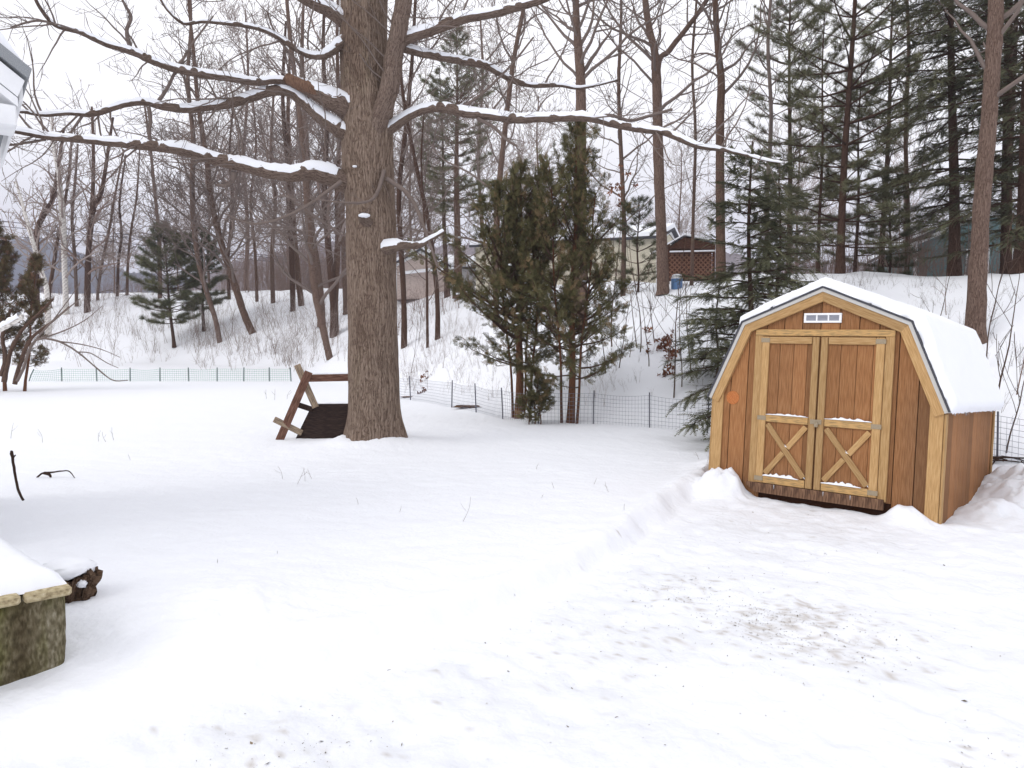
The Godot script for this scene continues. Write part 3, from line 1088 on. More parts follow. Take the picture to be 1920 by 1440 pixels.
func build_oak() -> void:
	var D := 12.5
	var base := at(703, 812, D)
	base.y = ground_h(base.x, base.z) - 0.1
	var o := thing("oak_tree", "big old bare tree with a thick grey-brown furrowed trunk and snow-lined limbs", "tree", base)
	# trunk: rings along the measured axis, with furrowed bark
	var ax := [[850, 703, 62], [815, 703, 54.5], [790, 702.5, 51], [760, 702, 49], [700, 701, 47], [600, 699, 45.5], [500, 697, 45.5], [450, 697, 47], [415, 696, 46.5], [380, 694, 45.5], [330, 690, 47], [250, 688, 46.5], [190, 688, 46.5], [150, 685, 44], [100, 683, 43], [40, 682, 42.5], [-40, 682, 43], [-160, 681, 40], [-400, 679, 36], [-900, 676, 28], [-1500, 672, 16], [-2000, 668, 6]]
	var knots := []
	for a in ax:
		var p := at(a[1], a[0], D)
		knots.append([p, a[2] * D / FOCAL])
	var cr := curve_of(knots, 12)
	var mb := MB.new()
	var sides := 84
	var pts: PackedVector3Array = cr[0]
	var rads: PackedFloat32Array = cr[1]
	var run := 0.0
	for i in pts.size():
		if i > 0: run += pts[i].distance_to(pts[i - 1])
		for k in sides + 1:
			var a := TAU * (k % sides) / sides
			var d := Vector3(cos(a), 0, sin(a))
			var hgt := pts[i].y
			var flare := 0.0
			if hgt < 0.9:
				flare = 0.13 * maxf(0.0, sin(a * 4.0 + 0.6 + 0.7 * sin(a * 2.0))) * pow(maxf(0.0, 0.85 - hgt), 1.6)
			var q := pts[i] + d * rads[i]
			var r := rads[i] + flare + 0.020 * n_clump.get_noise_3d(q.x * 0.8, q.y * 0.20, q.z * 0.8) + 0.014 * n_clump.get_noise_3d(q.x * 3.2, q.y * 0.3, q.z * 3.2)
			var pat := smoothstep(0.05, 0.5, n_mid.get_noise_3d(q.x * 1.2, q.y * 0.7, q.z * 1.2))      # lichen and weathered patches
			mb.col = Color(1, 1, 1).lerp(Color(1.12, 1.2, 1.12), pat).lerp(Color(0.78, 0.75, 0.74), smoothstep(0.1, 0.5, n_mid.get_noise_3d(q.x * 1.7 + 9.0, q.y * 0.5, q.z * 1.7)))
			mb.vert(pts[i] + d * r - base, d, Vector2(float(k) / sides, run))
	var w := sides + 1
	for i in pts.size() - 1:
		for k in sides:
			var q := i * w + k
			mb.ix.append_array([q, q + w + 1, q + w, q, q + 1, q + w + 1])
	for i in pts.size():
		for k in sides + 1:
			var u := mb.v[i * w + (k + 1) % sides] - mb.v[i * w + (k - 1 + sides) % sides]
			var y := mb.v[mini(i + 1, pts.size() - 1) * w + k] - mb.v[maxi(i - 1, 0) * w + k]
			var nn := y.cross(u).normalized()
			mb.n[i * w + k] = nn if nn.dot(mb.n[i * w + k]) > 0 else -nn
	part(o, "trunk", mb.mesh(), M.oak)
	# limbs: pixel x, pixel y, distance, half width in pixels
	var limbs := [
		["lowest left limb", [[705, 358, 12.6, 22], [655, 344, 12.38, 23], [620, 330, 12.25, 21], [585, 321, 12.12, 19], [545, 326, 12, 16], [500, 320, 11.95, 15], [450, 308, 11.9, 14], [400, 297, 11.8, 13], [345, 281, 11.7, 13], [300, 275, 11.6, 11], [240, 270, 11.5, 9], [160, 262, 11.4, 8], [90, 256, 11.3, 7], [45, 248, 11.2, 6], [0, 240, 11.1, 5], [-80, 215, 11, 4], [-200, 190, 10.8, 2]], 0.06, M.limb],
		["broken upper left limb", [[695, 206, 12.5, 26], [645, 196, 12.3, 25], [610, 180, 12.2, 20], [575, 164, 12.15, 14], [545, 151, 12.1, 11]], 0.05, M.limb],
		["long upper left limb", [[560, 158, 12.2, 8], [520, 150, 12.1, 8], [480, 153, 12, 8.5], [430, 145, 11.9, 9], [380, 138, 11.8, 9.5], [330, 128, 11.7, 9], [285, 113, 11.6, 8.5], [250, 97, 11.5, 8], [200, 82, 11.4, 7], [150, 60, 11.3, 5.5], [105, 48, 11.2, 4], [80, 22, 11.1, 3.5], [62, -10, 11, 3], [40, -60, 10.9, 2]], 0.022, M.limb],
		["middle left limb", [[672, 262, 12.4, 22], [640, 244, 12.35, 18], [605, 222, 12.3, 14], [570, 192, 12.25, 12], [540, 170, 12.2, 11], [500, 172, 12.15, 11], [470, 182, 12.1, 10.5], [425, 195, 12, 10], [385, 200, 11.95, 9.5], [350, 204, 11.9, 9], [310, 200, 11.85, 8], [270, 191, 11.8, 7.5], [230, 196, 11.75, 7], [175, 213, 11.7, 6.5], [130, 212, 11.65, 5], [80, 215, 11.6, 4.5], [40, 209, 11.5, 3.5], [-20, 205, 11.4, 2.5], [-90, 215, 11.3, 1.5]], 0.05, M.limb],
		["top left limb", [[680, 60, 12.5, 18], [650, 42, 12.4, 17], [620, 20, 12.3, 15], [580, 2, 12.2, 12], [540, -22, 12.1, 10], [470, -70, 12, 8], [380, -110, 11.9, 5]], 0.03, M.limb],
		["crooked left limb", [[672, 66, 12.4, 14], [640, 80, 12.3, 13], [622, 95, 12.25, 10], [604, 104, 12.2, 8], [580, 103, 12.2, 7], [555, 92, 12.15, 6], [520, 68, 12.1, 5.5], [480, 52, 12, 5], [430, 44, 11.95, 4.5], [380, 40, 11.9, 4], [345, 44, 11.9, 3], [315, 20, 11.8, 2.5], [290, -20, 11.8, 2]], 0.035, M.limb],
		["steep right limb", [[702, 250, 12.3, 18], [718, 205, 12.2, 20], [731, 160, 12.15, 20], [738, 110, 12.1, 19], [748, 55, 12.0, 18], [757, 0, 11.95, 17], [770, -80, 11.9, 15], [800, -220, 11.8, 10], [830, -420, 11.7, 4]], 0.02, M.limb],
		["top right limb", [[738, 98, 12.15, 12], [758, 74, 12.1, 13], [790, 62, 12.05, 12], [830, 48, 12, 12], [870, 34, 11.95, 11], [910, 27, 11.9, 10], [960, 15, 11.8, 9.5], [1010, 0, 11.7, 9], [1060, -22, 11.6, 8], [1140, -60, 11.5, 6], [1240, -90, 11.4, 3]], 0.05, M.limb],
		["upper right limb", [[742, 82, 12.2, 12], [765, 92, 12.25, 9.5], [800, 101, 12.3, 9], [850, 111, 12.4, 8.5], [905, 121, 12.5, 8], [935, 136, 12.55, 7], [965, 152, 12.6, 6], [1000, 160, 12.65, 5], [1050, 160, 12.7, 4], [1090, 165, 12.75, 3], [1160, 150, 12.8, 2]], 0.035, M.limb],
		["long right limb", [[716, 250, 12.4, 13], [738, 236, 12.4, 12], [762, 220, 12.35, 10], [790, 206, 12.3, 10], [825, 201, 12.25, 10.5], [870, 210, 12.2, 11], [920, 216, 12.1, 10], [970, 222, 12.0, 10], [1030, 220, 11.9, 9.5], [1100, 220, 11.8, 9], [1150, 232, 11.7, 8], [1200, 242, 11.6, 7.5], [1245, 248, 11.55, 7], [1280, 262, 11.5, 7], [1310, 274, 11.45, 6], [1350, 280, 11.4, 4.5], [1390, 288, 11.3, 3], [1430, 300, 11.2, 1.8], [1470, 306, 11.1, 1.0]], 0.045, M.limb],
		["short low right stub", [[712, 470, 12.3, 16], [735, 462, 12.2, 14], [760, 460, 12.1, 8], [785, 460, 12.05, 7], [810, 447, 12, 4], [835, 432, 12, 3]], 0.05, M.limb],
		["small snowy knot", [[690, 418, 12.15, 12], [682, 410, 12.05, 11], [680, 404, 11.97, 8]], 0.0, M.limb],
	]
	var twigs := MB.new()
	var opt := {"seg": 0.16, "wander": 0.22, "up": 0.03, "rmin": 0.0032, "levels": 2, "spread": 70.0, "dens": 2.6}
	var idx := 0
	for L in limbs:
		idx += 1
		var kn := []
		for q in L[1]:
			kn.append([at(q[0], q[1], q[2]), 0.9 * q[3] * q[2] / FOCAL])
		var c := curve_of(kn, 7, 0.05, 100 + idx)
		var P: PackedVector3Array = c[0]
		var R: PackedFloat32Array = c[1]
		var lm := MB.new()
		var loc := PackedVector3Array()
		for p in P: loc.append(p - base)
		lm.tube(loc, R, 14, true, 0.02)
		var ln := part(o, "limb", lm.mesh(), L[3])
		ln.set_meta("label", L[0])
		if L[2] > 0.0:
			snow_on(ln, P, R, L[2] * 0.52, idx, base)
		if idx == 12:
			part(ln, "snow", lumpy(5, 0.09, 0.035, 0.06), M.snow, Transform3D(Basis(), at(683, 404, 11.95) - base))
			continue
		if idx == 2:
			var bw := MB.new()
			var bp := PackedVector3Array()
			var bd := PackedFloat32Array()
			for q in [[604, 176, 12.17, 11], [580, 165, 12.12, 13], [560, 157, 12.1, 12.5], [541, 149, 12.08, 10.5], [534, 143, 12.06, 6]]:
				bp.append(at(q[0], q[1], q[2]) - base)
				bd.append(q[3] * q[2] / FOCAL)
			bw.tube(bp, bd, 12, true, 0.3)
			part(ln, "broken_end", bw.mesh(), M.broken_wood)
		if idx == 2 or idx == 11: continue
		# shoots along the limb
		var rng := RandomNumberGenerator.new()
		rng.seed = 500 + idx
		var total := 0.0
		for i in P.size() - 1: total += P[i].distance_to(P[i + 1])
		var count := int(total * 8.5)
		for k in count:
			var t := rng.randf_range(0.12, 1.0)
			var i := clampi(int(t * (P.size() - 1)), 1, P.size() - 2)
			var dir := (P[i + 1] - P[i]).normalized()
			var side := rand_dir(rng)
			side.z *= 0.45
			side.y += 0.25
			side = (side - dir * side.dot(dir)).normalized()
			var a := deg_to_rad(rng.randf_range(35, 80))
			var big := rng.randf() < 0.28
			grow(twigs, loc[i], dir * cos(a) + side * sin(a), rng.randf_range(0.7, 1.7) if big else rng.randf_range(0.2, 0.6), minf(R[i] * 0.5, 0.016 if big else 0.006), 0 if big else 1, rng, opt)
	# measured secondary branches
	for br in [
		[[248, 100, 11.5, 4], [240, 75, 11.5, 3.6], [238, 55, 11.5, 3.2], [246, 32, 11.5, 3], [232, 5, 11.5, 2.4], [215, -30, 11.4, 2]],
		[[292, 197, 11.85, 4], [312, 168, 11.8, 3.4], [322, 148, 11.8, 3], [335, 122, 11.75, 3], [345, 108, 11.7, 2.6], [362, 80, 11.7, 2], [400, 30, 11.6, 1.5]],
		[[278, 200, 11.8, 3.6], [282, 222, 11.8, 3.6], [280, 250, 11.8, 2.6], [284, 265, 11.8, 1.4]],
		[[440, 322, 11.9, 6], [436, 338, 11.88, 4.6], [424, 348, 11.86, 4], [405, 346, 11.84, 2]],
		[[155, 216, 11.7, 3], [140, 238, 11.65, 2.4], [128, 254, 11.6, 1.5]],
		[[85, 262, 11.3, 2.6], [60, 266, 11.3, 2.6], [20, 272, 11.2, 2.4], [-30, 275, 11.1, 2]],
		[[8, 245, 11.1, 2.6], [8, 275, 11.1, 2], [6, 300, 11.1, 1.4]],
		[[140, 60, 11.3, 2.5], [95, 42, 11.3, 2.5], [60, 40, 11.3, 2], [20, 52, 11.3, 1.5]],
		[[895, 222, 12.1, 4], [925, 238, 12.1, 3.4], [948, 260, 12.0, 3], [970, 275, 12, 2]],
		[[1110, 222, 11.8, 4], [1145, 216, 11.8, 3.6], [1180, 226, 11.9, 3.2], [1215, 218, 12, 3], [1260, 205, 12.1, 2.5]],
		[[870, 200, 12.2, 3], [910, 170, 12.3, 2.5], [960, 120, 12.4, 2], [1000, 70, 12.5, 1.5]],
		[[575, 165, 12.2, 3], [560, 120, 12.2, 2.6], [520, 70, 12.1, 2], [500, 20, 12, 1.6]],
		[[640, 340, 12.1, 4], [560, 395, 11.9, 3], [480, 420, 11.8, 2], [420, 400, 11.7, 1.4]],
		[[725, 335, 12.2, 5], [770, 370, 12.1, 4], [800, 440, 12.0, 3], [820, 500, 12, 2]],
		[[720, 320, 12.2, 4], [700, 372, 11.9, 3], [650, 380, 11.7, 2], [580, 372, 11.6, 1.2]],
	]:
		var kn := []
		for q in br: kn.append([at(q[0], q[1], q[2]) - base, q[3] * q[2] / FOCAL])
		var c := curve_of(kn, 5, 0.1, int(br[0][0]))
		twigs.tube(c[0], c[1], 6)
		var rng := RandomNumberGenerator.new()
		rng.seed = int(br[0][0])
		var P: PackedVector3Array = c[0]
		for k in P.size() * 0.7:
			var i := rng.randi_range(1, P.size() - 2)
			grow(twigs, P[i], (P[i + 1] - P[i]).normalized() + rand_dir(rng) * 0.9, rng.randf_range(0.2, 0.6), 0.006, 1, rng, opt)
	var tw := part(o, "twigs", twigs.mesh(), M.twig)
	tw.set_meta("kind", "stuff")
	print("oak twigs tris ", twigs.ix.size() / 3)
	# snow caught in the bark
	part(o, "snow", lumpy(7, 0.035, 0.018, 0.03), M.snow, Transform3D(Basis(), at(665, 312, 12.1) - base))

# a bare tree: trunk knots [pixel x, pixel y, half width px] at distance d; the rest grows
func bare_tree(called: String, label: String, group: String, knots: Array, d: float, seed_: int, bark: Material, twig: Material, extra := {}) -> Node3D:
	var o := {"seg": 0.36, "wander": 0.27, "up": 0.05, "rmin": d * 0.00024, "levels": 3, "spread": 68.0, "dens": 1.45, "from": 0.22, "limbs": 26, "reach": 0.36}
	o.merge(extra, true)
	var rng := RandomNumberGenerator.new()
	rng.seed = seed_
	var kn := []
	for k in knots: kn.append([at(k[0], k[1], d + (k[3] if k.size() > 3 else 0.0)), k[2] * d / FOCAL])
	var base: Vector3 = kn[0][0]
	base.y = ground_h(base.x, base.z) - 0.05
	if kn[0][0].y - base.y > 0.4: kn.push_front([base, kn[0][1] * 1.1])
	kn[0][0] = base
	kn[0][1] *= 1.15
	var t := thing(called, label, "tree", base, group)
	var c := curve_of(kn, 5, 0.04, seed_)
	var P: PackedVector3Array = c[0]
	var loc := PackedVector3Array()
	for p in P: loc.append(p - base)
	var R: PackedFloat32Array = c[1]
	var mb := MB.new()
	mb.tube(loc, R, 10 if d < 40.0 else 7, false, 0.04)
	part(t, "trunk", mb.mesh(), bark)
	var tall := loc[-1].y
	var tw := MB.new()
	var first := 0
	for i in int(o.limbs):
		var f := lerpf(float(o.from), 1.0, pow((i + rng.randf()) / float(o.limbs), 0.9))
		var q := clampi(int(f * (P.size() - 1)), 1, P.size() - 2)
		var up := (loc[q + 1] - loc[q]).normalized()
		var az := i * 2.4 + rng.randf()
		var side := Vector3(cos(az), 0, sin(az))
		side = (side - up * side.dot(up)).normalized()
		var a := deg_to_rad(rng.randf_range(38, 62))
		var len_ := tall * float(o.reach) * rng.randf_range(0.6, 1.15) * (1.05 - 0.62 * f)
		grow(tw, loc[q], up * cos(a) + side * sin(a), len_, maxf(R[q] * rng.randf_range(0.3, 0.5), d * 0.0003), 0, rng, o)
	var cr := part(t, "crown", tw.mesh(), twig)
	cr.set_meta("kind", "stuff")
	return t

# ------------------------------------------------------------------ sprays of needles and leaves
func needle_tuft(len_: float, wide: float, count: int, open: float, seed_: int) -> ArrayMesh:    # a tuft pointing along +y
	var mb := MB.new()
	var rng := RandomNumberGenerator.new()
	rng.seed = seed_
	for i in count:
		var az := i * 2.4 + rng.randf() * 0.5
		var el := open * sqrt((i + 0.5) / count)
		var d := Vector3(sin(el) * cos(az), cos(el), sin(el) * sin(az))
		var s := d.cross(rand_dir(rng)).normalized() * wide
		var b := Vector3(0, rng.randf_range(0, 0.35) * len_, 0)
		var k := rng.randf_range(0.8, 1.2)
		mb.col = Color(k, k, k)
		mb.tri(b - s * 0.6, b + d * len_ * rng.randf_range(0.7, 1.0), b + s * 0.6)
	return mb.mesh()

func feather(len_: float, pairs: int, needle: float, wide: float, droop: float, seed_: int, fork := true) -> ArrayMesh:    # a flat twig along +y in the xy plane with side shoots
	var mb := MB.new()
	var rng := RandomNumberGenerator.new()
	rng.seed = seed_
	for i in pairs:
		var t := (i + 0.6) / pairs
		for sg in [-1.0, 1.0]:
			var y := t * len_
			var b := Vector3(0, y, -droop * t * t)
			var l := needle * (1.0 - 0.55 * t) * rng.randf_range(0.75, 1.2)
			var a := deg_to_rad(rng.randf_range(38, 58))
			var d := Vector3(sg * sin(a), cos(a), rng.randf_range(-0.25, 0.2))
			var s := Vector3(-d.y, d.x, 0) * wide
			var k := rng.randf_range(0.75, 1.25)
			mb.col = Color(k, k, k)
			var tip := b + d * l
			mb.tri(b - s * 0.5, tip, b + s)
			if fork:
				var m := b + d * l * 0.5
				var d2 := Vector3(sg * sin(a * 0.35), cos(a * 0.35), 0.1)
				mb.tri(m - Vector3(wide * 0.5, 0, 0), m + d2 * l * 0.55, m + Vector3(wide * 0.5, 0, 0.0))
	mb.tri(Vector3(-wide * 0.4, 0, 0), Vector3(0, len_ * 1.08, -droop), Vector3(wide * 0.4, 0, 0))
	return mb.mesh()

var sprays := {}

func tone(rng: RandomNumberGenerator, a: Color, b: Color) -> Color:
	var c := a.lerp(b, rng.randf())
	var k := rng.randf_range(0.75, 1.25)
	return Color(c.r * k, c.g * k, c.b * k)

# a conifer with whorls of branches. o: tall, reach, from (share of the height), droop, curl, spray, size, per (sprays per metre), gap between whorls, profile
func conifer(called: String, label: String, group: String, base: Vector3, o: Dictionary, seed_: int, lean := Vector3.ZERO) -> Node3D:
	var rng := RandomNumberGenerator.new()
	rng.seed = seed_
	var t := thing(called, label, "tree", base, group)
	var tall: float = o.tall
	var mb := MB.new()
	var pts := PackedVector3Array()
	var rad := PackedFloat32Array()
	for i in 15:
		var f := i / 14.0
		pts.append(Vector3(lean.x * f + 0.03 * sin(f * 9.0 + seed_), tall * f, lean.z * f))
		rad.append(lerpf(float(o.r), 0.012, pow(f, 0.85)) * (1.25 if i == 0 else 1.0))
	mb.tube(pts, rad, 10, false, 0.03)
	part(t, "trunk", mb.mesh(), o.bark)
	var br := MB.new()
	var tf := []
	var cols := []
	var h: float = tall * float(o.from)
	var rmin: float = float(o.get("rmin", 0.005))
	while h < tall * 0.985:
		var f := h / tall
		var g := clampf((f - float(o.from)) / (1.0 - float(o.from)), 0.0, 1.0)
		var n_ := rng.randi_range(int(o.whorl) - 1, int(o.whorl) + 1)
		var az := rng.randf() * TAU
		for k in n_:
			az += TAU / n_ * rng.randf_range(0.75, 1.25)
			var env: float = o.profile.sample_baked(g)
			var len_ := float(o.reach) * env * rng.randf_range(0.65, 1.1)
			if len_ < 0.12 or rng.randf() < float(o.get("miss", 0.0)): continue
			var out := Vector3(cos(az), 0, sin(az))
			var rise: float = lerpf(float(o.droop), float(o.get("rise_top", 0.7)), pow(g, 1.5)) + rng.randf_range(-0.12, 0.12)
			var p := Vector3(lean.x * f, h, lean.z * f)
			var segs := 6
			var bp := PackedVector3Array([p])
			var brr := PackedFloat32Array([maxf(rmin, len_ * 0.013 + 0.004)])
			var d := (out + Vector3.UP * rise).normalized()
			for i in segs:
				d = (d + Vector3.UP * float(o.curl) * (1.0 / segs) + rand_dir(rng) * 0.10).normalized()
				bp.append(bp[i] + d * len_ / segs)
				brr.append(maxf(rmin * 0.7, brr[0] * (1.0 - float(i + 1) / (segs + 0.5))))
			br.tube(bp, brr, 4)
			# side shoots and sprays
			var shoots := int(len_ * float(o.per)) + 2
			for j in shoots:
				var u := rng.randf_range(float(o.get("bare", 0.25)), 1.0)
				var ff := u * segs
				var i := mini(int(ff), segs - 1)
				var q := bp[i].lerp(bp[i + 1], ff - i)
				var bd := (bp[i + 1] - bp[i]).normalized()
				var sd := bd.cross(Vector3.UP).normalized() * (1.0 if rng.randf() < 0.5 else -1.0)
				var sl := len_ * 0.34 * (1.15 - u) * rng.randf_range(0.4, 1.2) + 0.05
				var sdir := (bd * 0.75 + sd * rng.randf_range(0.4, 1.0) + Vector3.UP * rng.randf_range(-0.1, 0.25) * float(o.get("lift", 1.0))).normalized()
				var e := q + sdir * sl
				if sl > 0.12:
					br.tube(PackedVector3Array([q, q + sdir * sl * 0.5, e]), PackedFloat32Array([rmin * 0.9, rmin * 0.7, rmin * 0.5]), 3)
				var m := int(o.get("bunch", 2))
				for b in m:
					var w := (b + rng.randf()) / m
					var pos := q.lerp(e, w)
					var dd := (sdir + rand_dir(rng) * float(o.get("fuzz", 0.35)) + Vector3.UP * float(o.get("spray_up", 0.2))).normalized()
					var sc := float(o.size) * rng.randf_range(0.7, 1.2)
					var bs := frame_of(dd, rng.randf() * TAU)
					if o.get("flat", false):     # sprays lie nearly level, arching down
						var y := dd
						var x := y.cross(Vector3.UP).normalized()
						bs = Basis(x, y, x.cross(y)) * Basis(Vector3.UP, rng.randf_range(-0.5, 0.5))
					tf.append(Transform3D(bs.scaled_local(Vector3.ONE * sc), pos))
					cols.append(tone(rng, o.c0, o.c1))
		h += float(o.gap) * rng.randf_range(0.6, 1.3)
	var b_ := part(t, "branches", br.mesh(), o.bark)
	b_.set_meta("kind", "stuff")
	scatter(t, "crown", sprays[o.spray], M.leaf, tf, cols)
	return t

# a dense cedar: many upward branches carrying fans of scale leaves
func cedar(called: String, label: String, group: String, base: Vector3, o: Dictionary, seed_: int) -> Node3D:
	var rng := RandomNumberGenerator.new()
	rng.seed = seed_
	var t := thing(called, label, o.get("category", "tree"), base, group)
	var tall: float = o.tall
	var stems: Array = o.stems       # each: [dx, dz, lean x, radius, share of height]
	var br := MB.new()
	var tf := []
	var cols := []
	var sn := []
	for s in stems:
		var mb := MB.new()
		var pts := PackedVector3Array()
		var rad := PackedFloat32Array()
		var hh: float = tall * s[4]
		for i in 13:
			var f := i / 12.0
			pts.append(Vector3(s[0] + s[2] * f + 0.025 * sin(f * 11.0 + s[0] * 9.0), hh * f - (0.1 if i == 0 else 0.0), s[1] + 0.02 * cos(f * 8.0)))
			rad.append(lerpf(s[3], 0.012, pow(f, 0.9)) * (1.2 if i == 0 else 1.0))
		mb.tube(pts, rad, 10, false, 0.05)
		part(t, "trunk", mb.mesh(), M.red_bark)
		var n_ := int(float(o.branches) * s[4] * s[4])
		for k in n_:
			var f := lerpf(float(o.from), 0.99, pow(rng.randf(), float(o.get("bias", 0.9))))
			var env: float = o.profile.sample_baked(f) * s[4]
			var az := rng.randf() * TAU
			var ii := mini(int(f * 12.0), 11)
			var p := pts[ii].lerp(pts[ii + 1], f * 12.0 - ii)
			var len_ := float(o.reach) * env * rng.randf_range(0.4, 1.22)
			if o.has("wide_side"):
				len_ *= 1.0 + float(o.wide_side) * cos(az - float(o.wide_az)) * smoothstep(0.62, 0.3, f)
			if len_ < 0.06: continue
			var d := (Vector3(cos(az), 0, sin(az)) + Vector3.UP * lerpf(float(o.get("low", -0.2)), 1.6, f)).normalized()
			var segs := 5
			var bp := PackedVector3Array([p])
			var rr := PackedFloat32Array([0.006 + 0.012 * len_])
			for i in segs:
				d = (d + Vector3.UP * 0.10 + rand_dir(rng) * 0.12).normalized()
				bp.append(bp[i] + d * len_ / segs)
				rr.append(maxf(0.004, rr[0] * (1.0 - (i + 1.0) / (segs + 1.0))))
			br.tube(bp, rr, 4)
			var m := int(len_ * float(o.per)) + 4
			for j in m:
				var u := lerpf(0.22, 1.08, pow(rng.randf(), 0.7))
				var fi := minf(u, 0.999) * segs
				var i := mini(int(fi), segs - 1)
				var q := bp[i].lerp(bp[i + 1], fi - i) + rand_dir(rng) * 0.09 * (0.4 + len_ * 0.5)
				var bd := (bp[i + 1] - bp[i]).normalized()
				var dd := (bd * 0.7 + rand_dir(rng) * 0.65 + Vector3.UP * rng.randf_range(-0.35, 0.45)).normalized()
				var sc := float(o.size) * rng.randf_range(0.6, 1.25)
				tf.append(Transform3D(frame_of(dd, rng.randf() * TAU).scaled_local(Vector3.ONE * sc), q))
				var c: Color = tone(rng, o.c0, o.c1)
				if rng.randf() < 0.16: c = tone(rng, o.c2, o.c2)
				cols.append(c)
				if rng.randf() < float(o.get("snow", 0.0)) * smoothstep(0.6, 0.3, f):
					var b := Basis(Vector3.UP, rng.randf() * TAU) * Basis(Vector3.RIGHT, rng.randf_range(-0.4, 0.4))
					sn.append(Transform3D(b.scaled_local(Vector3(1, 0.45, 1) * rng.randf_range(0.02, 0.05)), q + Vector3.UP * 0.03))
	var b_ := part(t, "branches", br.mesh(), M.brown_bark)
	b_.set_meta("kind", "stuff")
	scatter(t, "crown", sprays.fan, M.leaf, tf, cols)
	if sn.size() > 0:
		scatter(t, "snow", sprays.flake, M.snow, sn, [Color.WHITE])
	return t

func profile(pts: Array) -> Curve:
	var c := Curve.new()
	c.max_value = 2.0
	for p in pts:
		c.add_point(Vector2(p[0], p[1]), 0, 0, Curve.TANGENT_LINEAR, Curve.TANGENT_LINEAR)
	c.bake()
	return c
# ------------------------------------------------------------------ picnic table, fences, stones, twigs
func build_table() -> void:
	var base := at(600, 818, 13.35)
	base.y = ground_h(base.x, base.z)
	var t := thing("picnic_table", "reddish wooden picnic table tipped on its side behind the big tree trunk", "picnic table", base)
	var A := func(px: float, py: float, d: float) -> Vector3: return at(px, py, d) - base
	# legs of the near end frame
	beam(t, "leg", A.call(523, 828, 13.2), A.call(579, 697, 13.35), 0.135, 0.045, M.table_red, Vector3(0.3, 0, 1))
	beam(t, "leg", A.call(557, 684, 13.5), A.call(592, 764, 13.42), 0.115, 0.045, M.table_grey, Vector3(0.3, 0, 1))
	# crosspieces
	beam(t, "crosspiece", A.call(514, 786, 13.16), A.call(566, 812, 13.34), 0.10, 0.045, M.table_grey, Vector3(0.2, 0.4, 1))
	beam(t, "crosspiece", A.call(556, 758, 13.42), A.call(586, 768, 13.46), 0.09, 0.045, M.table_dark, Vector3(0.2, 0.4, 1))
	# bench board, now at the top
	var b0: Vector3 = A.call(574, 709, 13.45)
	var b1 := b0 + Vector3(1.5, 0.02, -0.2)
	var bench := beam(t, "bench_board", b0, b1, 0.13, 0.045, M.table_red, Vector3(0.1, 0, 1))
	var mb := MB.new()
	for i in 31:
		var f := i / 30.0
		var p := b0.lerp(b1, f) + Vector3(0, 0.062, 0)
		var hh := 0.035 * (0.7 + 0.6 * n_fine.get_noise_1d(f * 9.0)) * minf(1.0, minf(f, 1.0 - f) * 14.0 + 0.1)
		for k in 6:
			var a := PI * k / 5.0
			mb.vert(p + Vector3(0, hh * sin(a), 0.026 * cos(a)), Vector3(0, sin(a), cos(a)))
	smooth_grid(mb, 31, 6)
	part(t, "snow", mb.mesh(), M.snow)
	# table top: four boards seen from below, leaning back
	var lo: Vector3 = A.call(549, 833, 13.3)
	var hi: Vector3 = A.call(586, 757, 13.52)
	var up := hi - lo
	var long := Vector3(1.42, 0.0, -0.16)
	for k in 4:
		var a := lo + up * (k / 4.0 + 0.001)
		var b := lo + up * ((k + 1) / 4.0 - 0.001)
		var th := up.cross(long).normalized() * 0.04
		if th.z > 0: th = -th
		var m := MB.new()
		m.quad(a, b, b + long, a + long)
		m.quad(a + th, a + long + th, b + long + th, b + th)
		m.quad(a + th, b + th, b, a)
		m.quad(a + long, b + long, b + long + th, a + long + th)
		m.quad(b, b + th, b + long + th, b + long)
		m.quad(a, a + long, a + long + th, a + th)
		part(t, "table_board", m.mesh(), M.table_dark)
	# far end frame, behind the trunk
	var off := Vector3(1.25, 0.0, -0.16)
	beam(t, "leg", A.call(523, 828, 13.2) + off, A.call(579, 697, 13.35) + off, 0.135, 0.045, M.table_red, Vector3(0.3, 0, 1))
	beam(t, "leg", A.call(557, 684, 13.5) + off, A.call(592, 764, 13.42) + off, 0.115, 0.045, M.table_grey, Vector3(0.3, 0, 1))
	var sl := MB.new()
	for i in 25:
		var f := i / 24.0
		var p := hi + long * f + Vector3(0, -0.004, 0)
		var hh := 0.022 * (0.8 + 0.6 * n_fine.get_noise_1d(f * 8.0 + 30.0))
		for k in 6:
			var a := PI * k / 5.0
			sl.vert(p + Vector3(0, hh * sin(a), -0.02 + 0.022 * cos(a)), Vector3(0, sin(a), cos(a)))
	smooth_grid(sl, 25, 6)
	part(t, "snow", sl.mesh(), M.snow)

